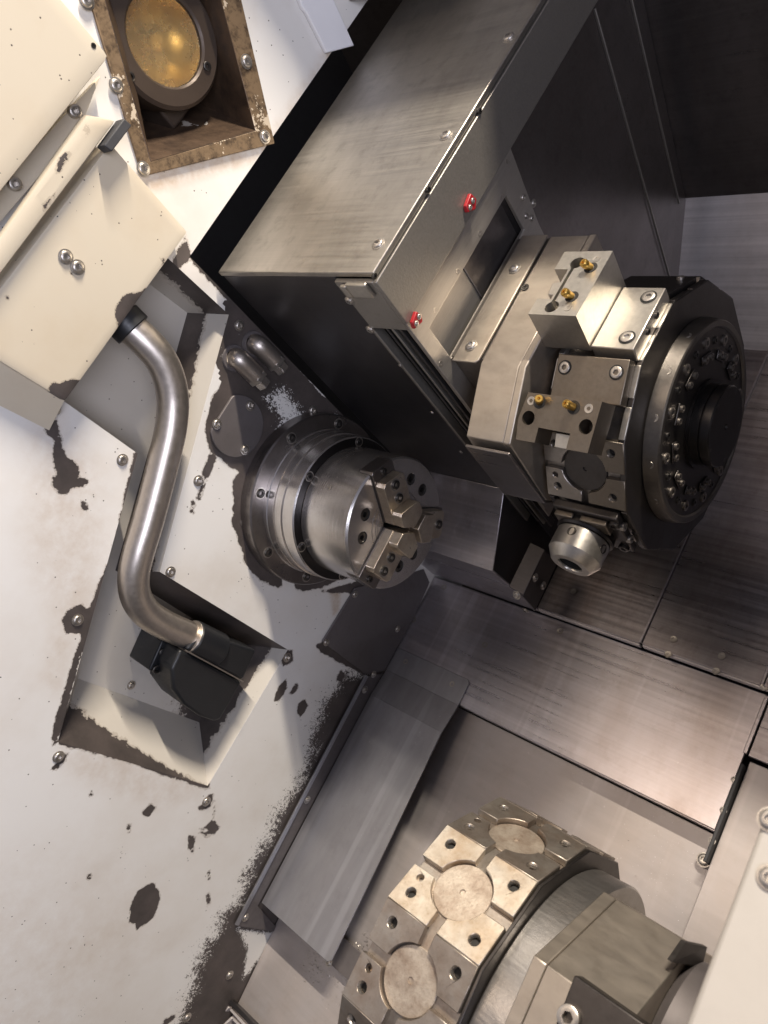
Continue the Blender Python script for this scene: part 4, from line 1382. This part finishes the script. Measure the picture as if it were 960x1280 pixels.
obj('bend', MB().loft(A, [(p[0], p[1], p[2] - .003) for p in A]), 'sheet_guide', gd, .0004)
uD = pxxu(412, 1205, GV)[1]
xC, xD = pxxu(552, 915, GV)[0], pxxu(412, 1205, GV)[0]
obj('long_panel', MB().prism(FV, [(.006, uC), (xC, uC), (xD, uD + .006), (xD - .006, uD), (.006, uD - .002)], GV - .003, GV), 'sheet_guide', gd, .0006)
obj('foot', MB().prism(FV, [(.06, uD - .018), (xR + .016, uD - .018), (xR + .016, uD + .03), (.06, uD + .03)], -1.2860, -1.2830), 'primer_grey', gd, .0006)
WF = [(458, 845), (478, 842), (322, 1132), (352, 1166), (294, 1157)]
obj('wall_flange', MB().prism(FX, [pxuv(a, b, .003) for a, b in WF], .0008, .0040), 'primer_grey', gd, .0008)
obj('flange_lip', MB().prism(FX, [pxuv(a, b, .004) for a, b in [(456, 843), (459, 845), (297, 1156), (293, 1155)]], .0041, .0075), 'sheet_guide', gd, .0005)
for (a, b) in [(456, 862), (384, 1000), (307, 1147)]:
    screw(gd, px(a, b, 'x', .0042), (1, 0, 0), .0062)
for (a, b) in [(507, 827), (565, 855)]:
    screw(gd, px(a, b, 'v', FLOOR_V + .0035), (0, 0, 1), .0055, 'flat')
screw(gd, px(411, 1203, 'v', -1.283), (0, 0, 1), .006)

# grille frame at the bottom of the wall
gf = thing('grille_frame', (.0, -.62, -1.27), 'nested steel frame of a drain grille at the foot of the wall', 'grille')
def bar(p, q, w, h, mat, nm='bar', V=-1.30):
    a, b = np.array(px(*p, 'v', V)), np.array(px(*q, 'v', V))
    d = (b - a); d = d / np.linalg.norm(d)
    n_ = np.array([-d[1], d[0], 0])
    pts_ = [tuple((a + n_ * s1 * w)[:2]) if k == 0 else tuple((b + n_ * s1 * w)[:2]) for k, s1 in ((0, -.5), (1, -.5), (1, .5), (0, .5))]
    return obj(nm, MB().prism(FV, pts_, V, V + h), mat, gf, .0006)
bar((225, 1300), (288, 1244), .010, .012, 'sheet_floor')
bar((288, 1248), (330, 1290), .008, .012, 'sheet_dark')
bar((246, 1300), (290, 1259), .004, .010, 'sheet_back')
bar((292, 1262), (318, 1290), .004, .010, 'sheet_back')
bar((262, 1302), (293, 1272), .004, .008, 'sheet_back')
bar((295, 1274), (310, 1290), .004, .008, 'sheet_back')
screw(gf, px(270, 1267, 'v', -1.287), (0, 0, 1), .0055)

# ================================================================== LOWER TURRET
LU, LV = -.1764, -.83
LR, LPH = .1729, 46.46
LA = LR * math.cos(R_(15))
x0, x1 = .5657, .6712
BX = axis_frame(LU, LV)
DP = .0072
lt = thing('tool_turret', (.62, LU, LV - .17), 'stained bright twelve-sided tool turret with empty round tool seats', 'tool turret')
obj('turret_body', MB().prism(BX, ngon((LA - DP) / math.cos(R_(15)), LPH), x0 + .001, x1 - .0005), 'pad_dull', lt, .0008)
obj('rear_plate', MB().prism(BX, ngon(LR * .985, LPH), x1, x1 + .0035), 'turret_black', lt, .0008)
half = LR * math.sin(R_(15)) - .0003
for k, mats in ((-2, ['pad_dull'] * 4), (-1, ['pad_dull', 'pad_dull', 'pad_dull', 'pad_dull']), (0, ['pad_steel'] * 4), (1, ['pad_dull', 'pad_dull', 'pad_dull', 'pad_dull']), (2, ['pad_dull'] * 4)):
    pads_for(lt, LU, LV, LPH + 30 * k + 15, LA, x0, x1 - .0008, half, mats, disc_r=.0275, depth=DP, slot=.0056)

lh = thing('lower_turret_housing', (.76, LU, LV - .17), 'round grey ring and faceted beige housing behind the stained turret', 'housing')  # ring and housing block behind the lower turret
obj('ring', MB().lathe(BX, [(.675, .08), (.675, .1500), (.6765, .1515), (.7075, .1530), (.7095, .1510), (.7095, .08)], 110), 'ring_steel', lh)
obj('gap_disc', MB().lathe(BX, [(x1 + .0036, .02), (x1 + .0036, .140), (.6749, .140), (.6749, .02)], 64), 'hole_black', lh)
HB = [(-.0375, -.752), (-.103, -.657), (-.25, -.657), (-.32, -.752), (-.32, -.94), (-.10, -.99), (-.045, -.92)]
obj('housing_body', MB().prism(BX if False else FX, HB, .7225, .792), 'housing_steel', lh, .001)
HB2 = [(-.0405, -.754), (-.1045, -.661), (-.249, -.661), (-.317, -.754), (-.317, -.938), (-.10, -.986), (-.048, -.918)]
obj('housing_rim', MB().prism(FX, HB, .7098, .7220), 'housing_steel', lh, .001)
pt = [pxuv(718, 1218, .735)]
mp = px(718, 1218, 'v', -.640)
obj('motor_plate', MB().prism(FV, [(mp[0], mp[1]), (mp[0] + .10, mp[1]), (mp[0] + .10, mp[1] - .12), (mp[0] + .004, mp[1] - .12)], -.6565, -.640), 'turret_black', lh, .0015)
screw(lh, px(712, 1272, 'v', -.6400), (0, 0, 1), .0085, 'socket', 'screw_steel')
cyc = Fr((0, -.115, -.775), FX.ex, FX.ey, FX.ez)
obj('motor', MB().lathe(cyc, [(.7925, .02), (.7925, .062), (.800, .070), (.90, .070), (.90, .02)], 64), 'primer_grey', lh)
nt = [px(857, 1178, 'x', .792), px(840, 1203, 'x', .792), px(878, 1208, 'x', .80), px(884, 1184, 'x', .80)]
obj('notch_plate', MB().loft([tuple(p) for p in nt], [tuple(p - np.array([.004, 0, .0])) for p in nt]), 'turret_black', lh)

# ---- cover at the lower right, close to the camera
rc = thing('tailstock_cover', (.95, -.1, -.56), 'pale painted cover with large screws beside the lower turret housing', 'cover')
VV = -.50
xl = px(960, 1007, 'v', VV)[0]
obj('top_panel', MB().prism(FV, [(xl, -.26), (1.20, -.26), (1.20, .30), (xl, .30)], VV - .10, VV), 'right_cover_paint', rc, .003)
for (a, b) in [(963, 1025), (963, 1098)]:
    screw(rc, px(a, b, 'v', VV + .0003), (0, 0, 1), .0058)

# ================================================================== LOOSE DIRT
def debris(name, label, spots, n, mat, V, size):
    rnd = random.Random(11)
    mb = MB()
    for (a, b, sx, sy, k) in spots:
        c = px(a, b, 'v', V)
        for _ in range(int(n * k)):
            x, u = c[0] + rnd.gauss(0, sx), c[1] + rnd.gauss(0, sy)
            v = V + (.088 - u) * (-.0597) if V < -1.26 else V
            h = rnd.uniform(.4, 1.0) * size
            ang = [rnd.uniform(0, 6.28) for _ in range(3)]
            pts_ = [(x + h * math.cos(t0), u + h * math.sin(t0) * rnd.uniform(.4, 1), v + rnd.uniform(.0003, h * .5)) for t0 in ang]
            mb.add(pts_ + [(x, u, v + .0001)], [[0, 1, 2], [0, 3, 1], [1, 3, 2], [2, 3, 0]])
    o = obj(name, mb, mat, None)
    o['label'] = label
    o['category'] = 'debris'
    o['kind'] = 'stuff'
debris('metal_chips', 'bright metal chips scattered on the lower floor beside the chip guide', [(425, 1212, .012, .030, 1), (380, 1205, .020, .016, 1), (440, 1195, .006, .02, .6), (560, 960, .2, .03, .25)], 150, 'screw_steel', -1.272, .0024)
debris('coolant_residue', 'pale dried residue specks on the floor behind the lower turret', [(840, 1100, .05, .05, 1), (800, 1040, .10, .04, .8), (900, 1130, .04, .09, 1)], 90, 'white_plate', -1.272, .0010)
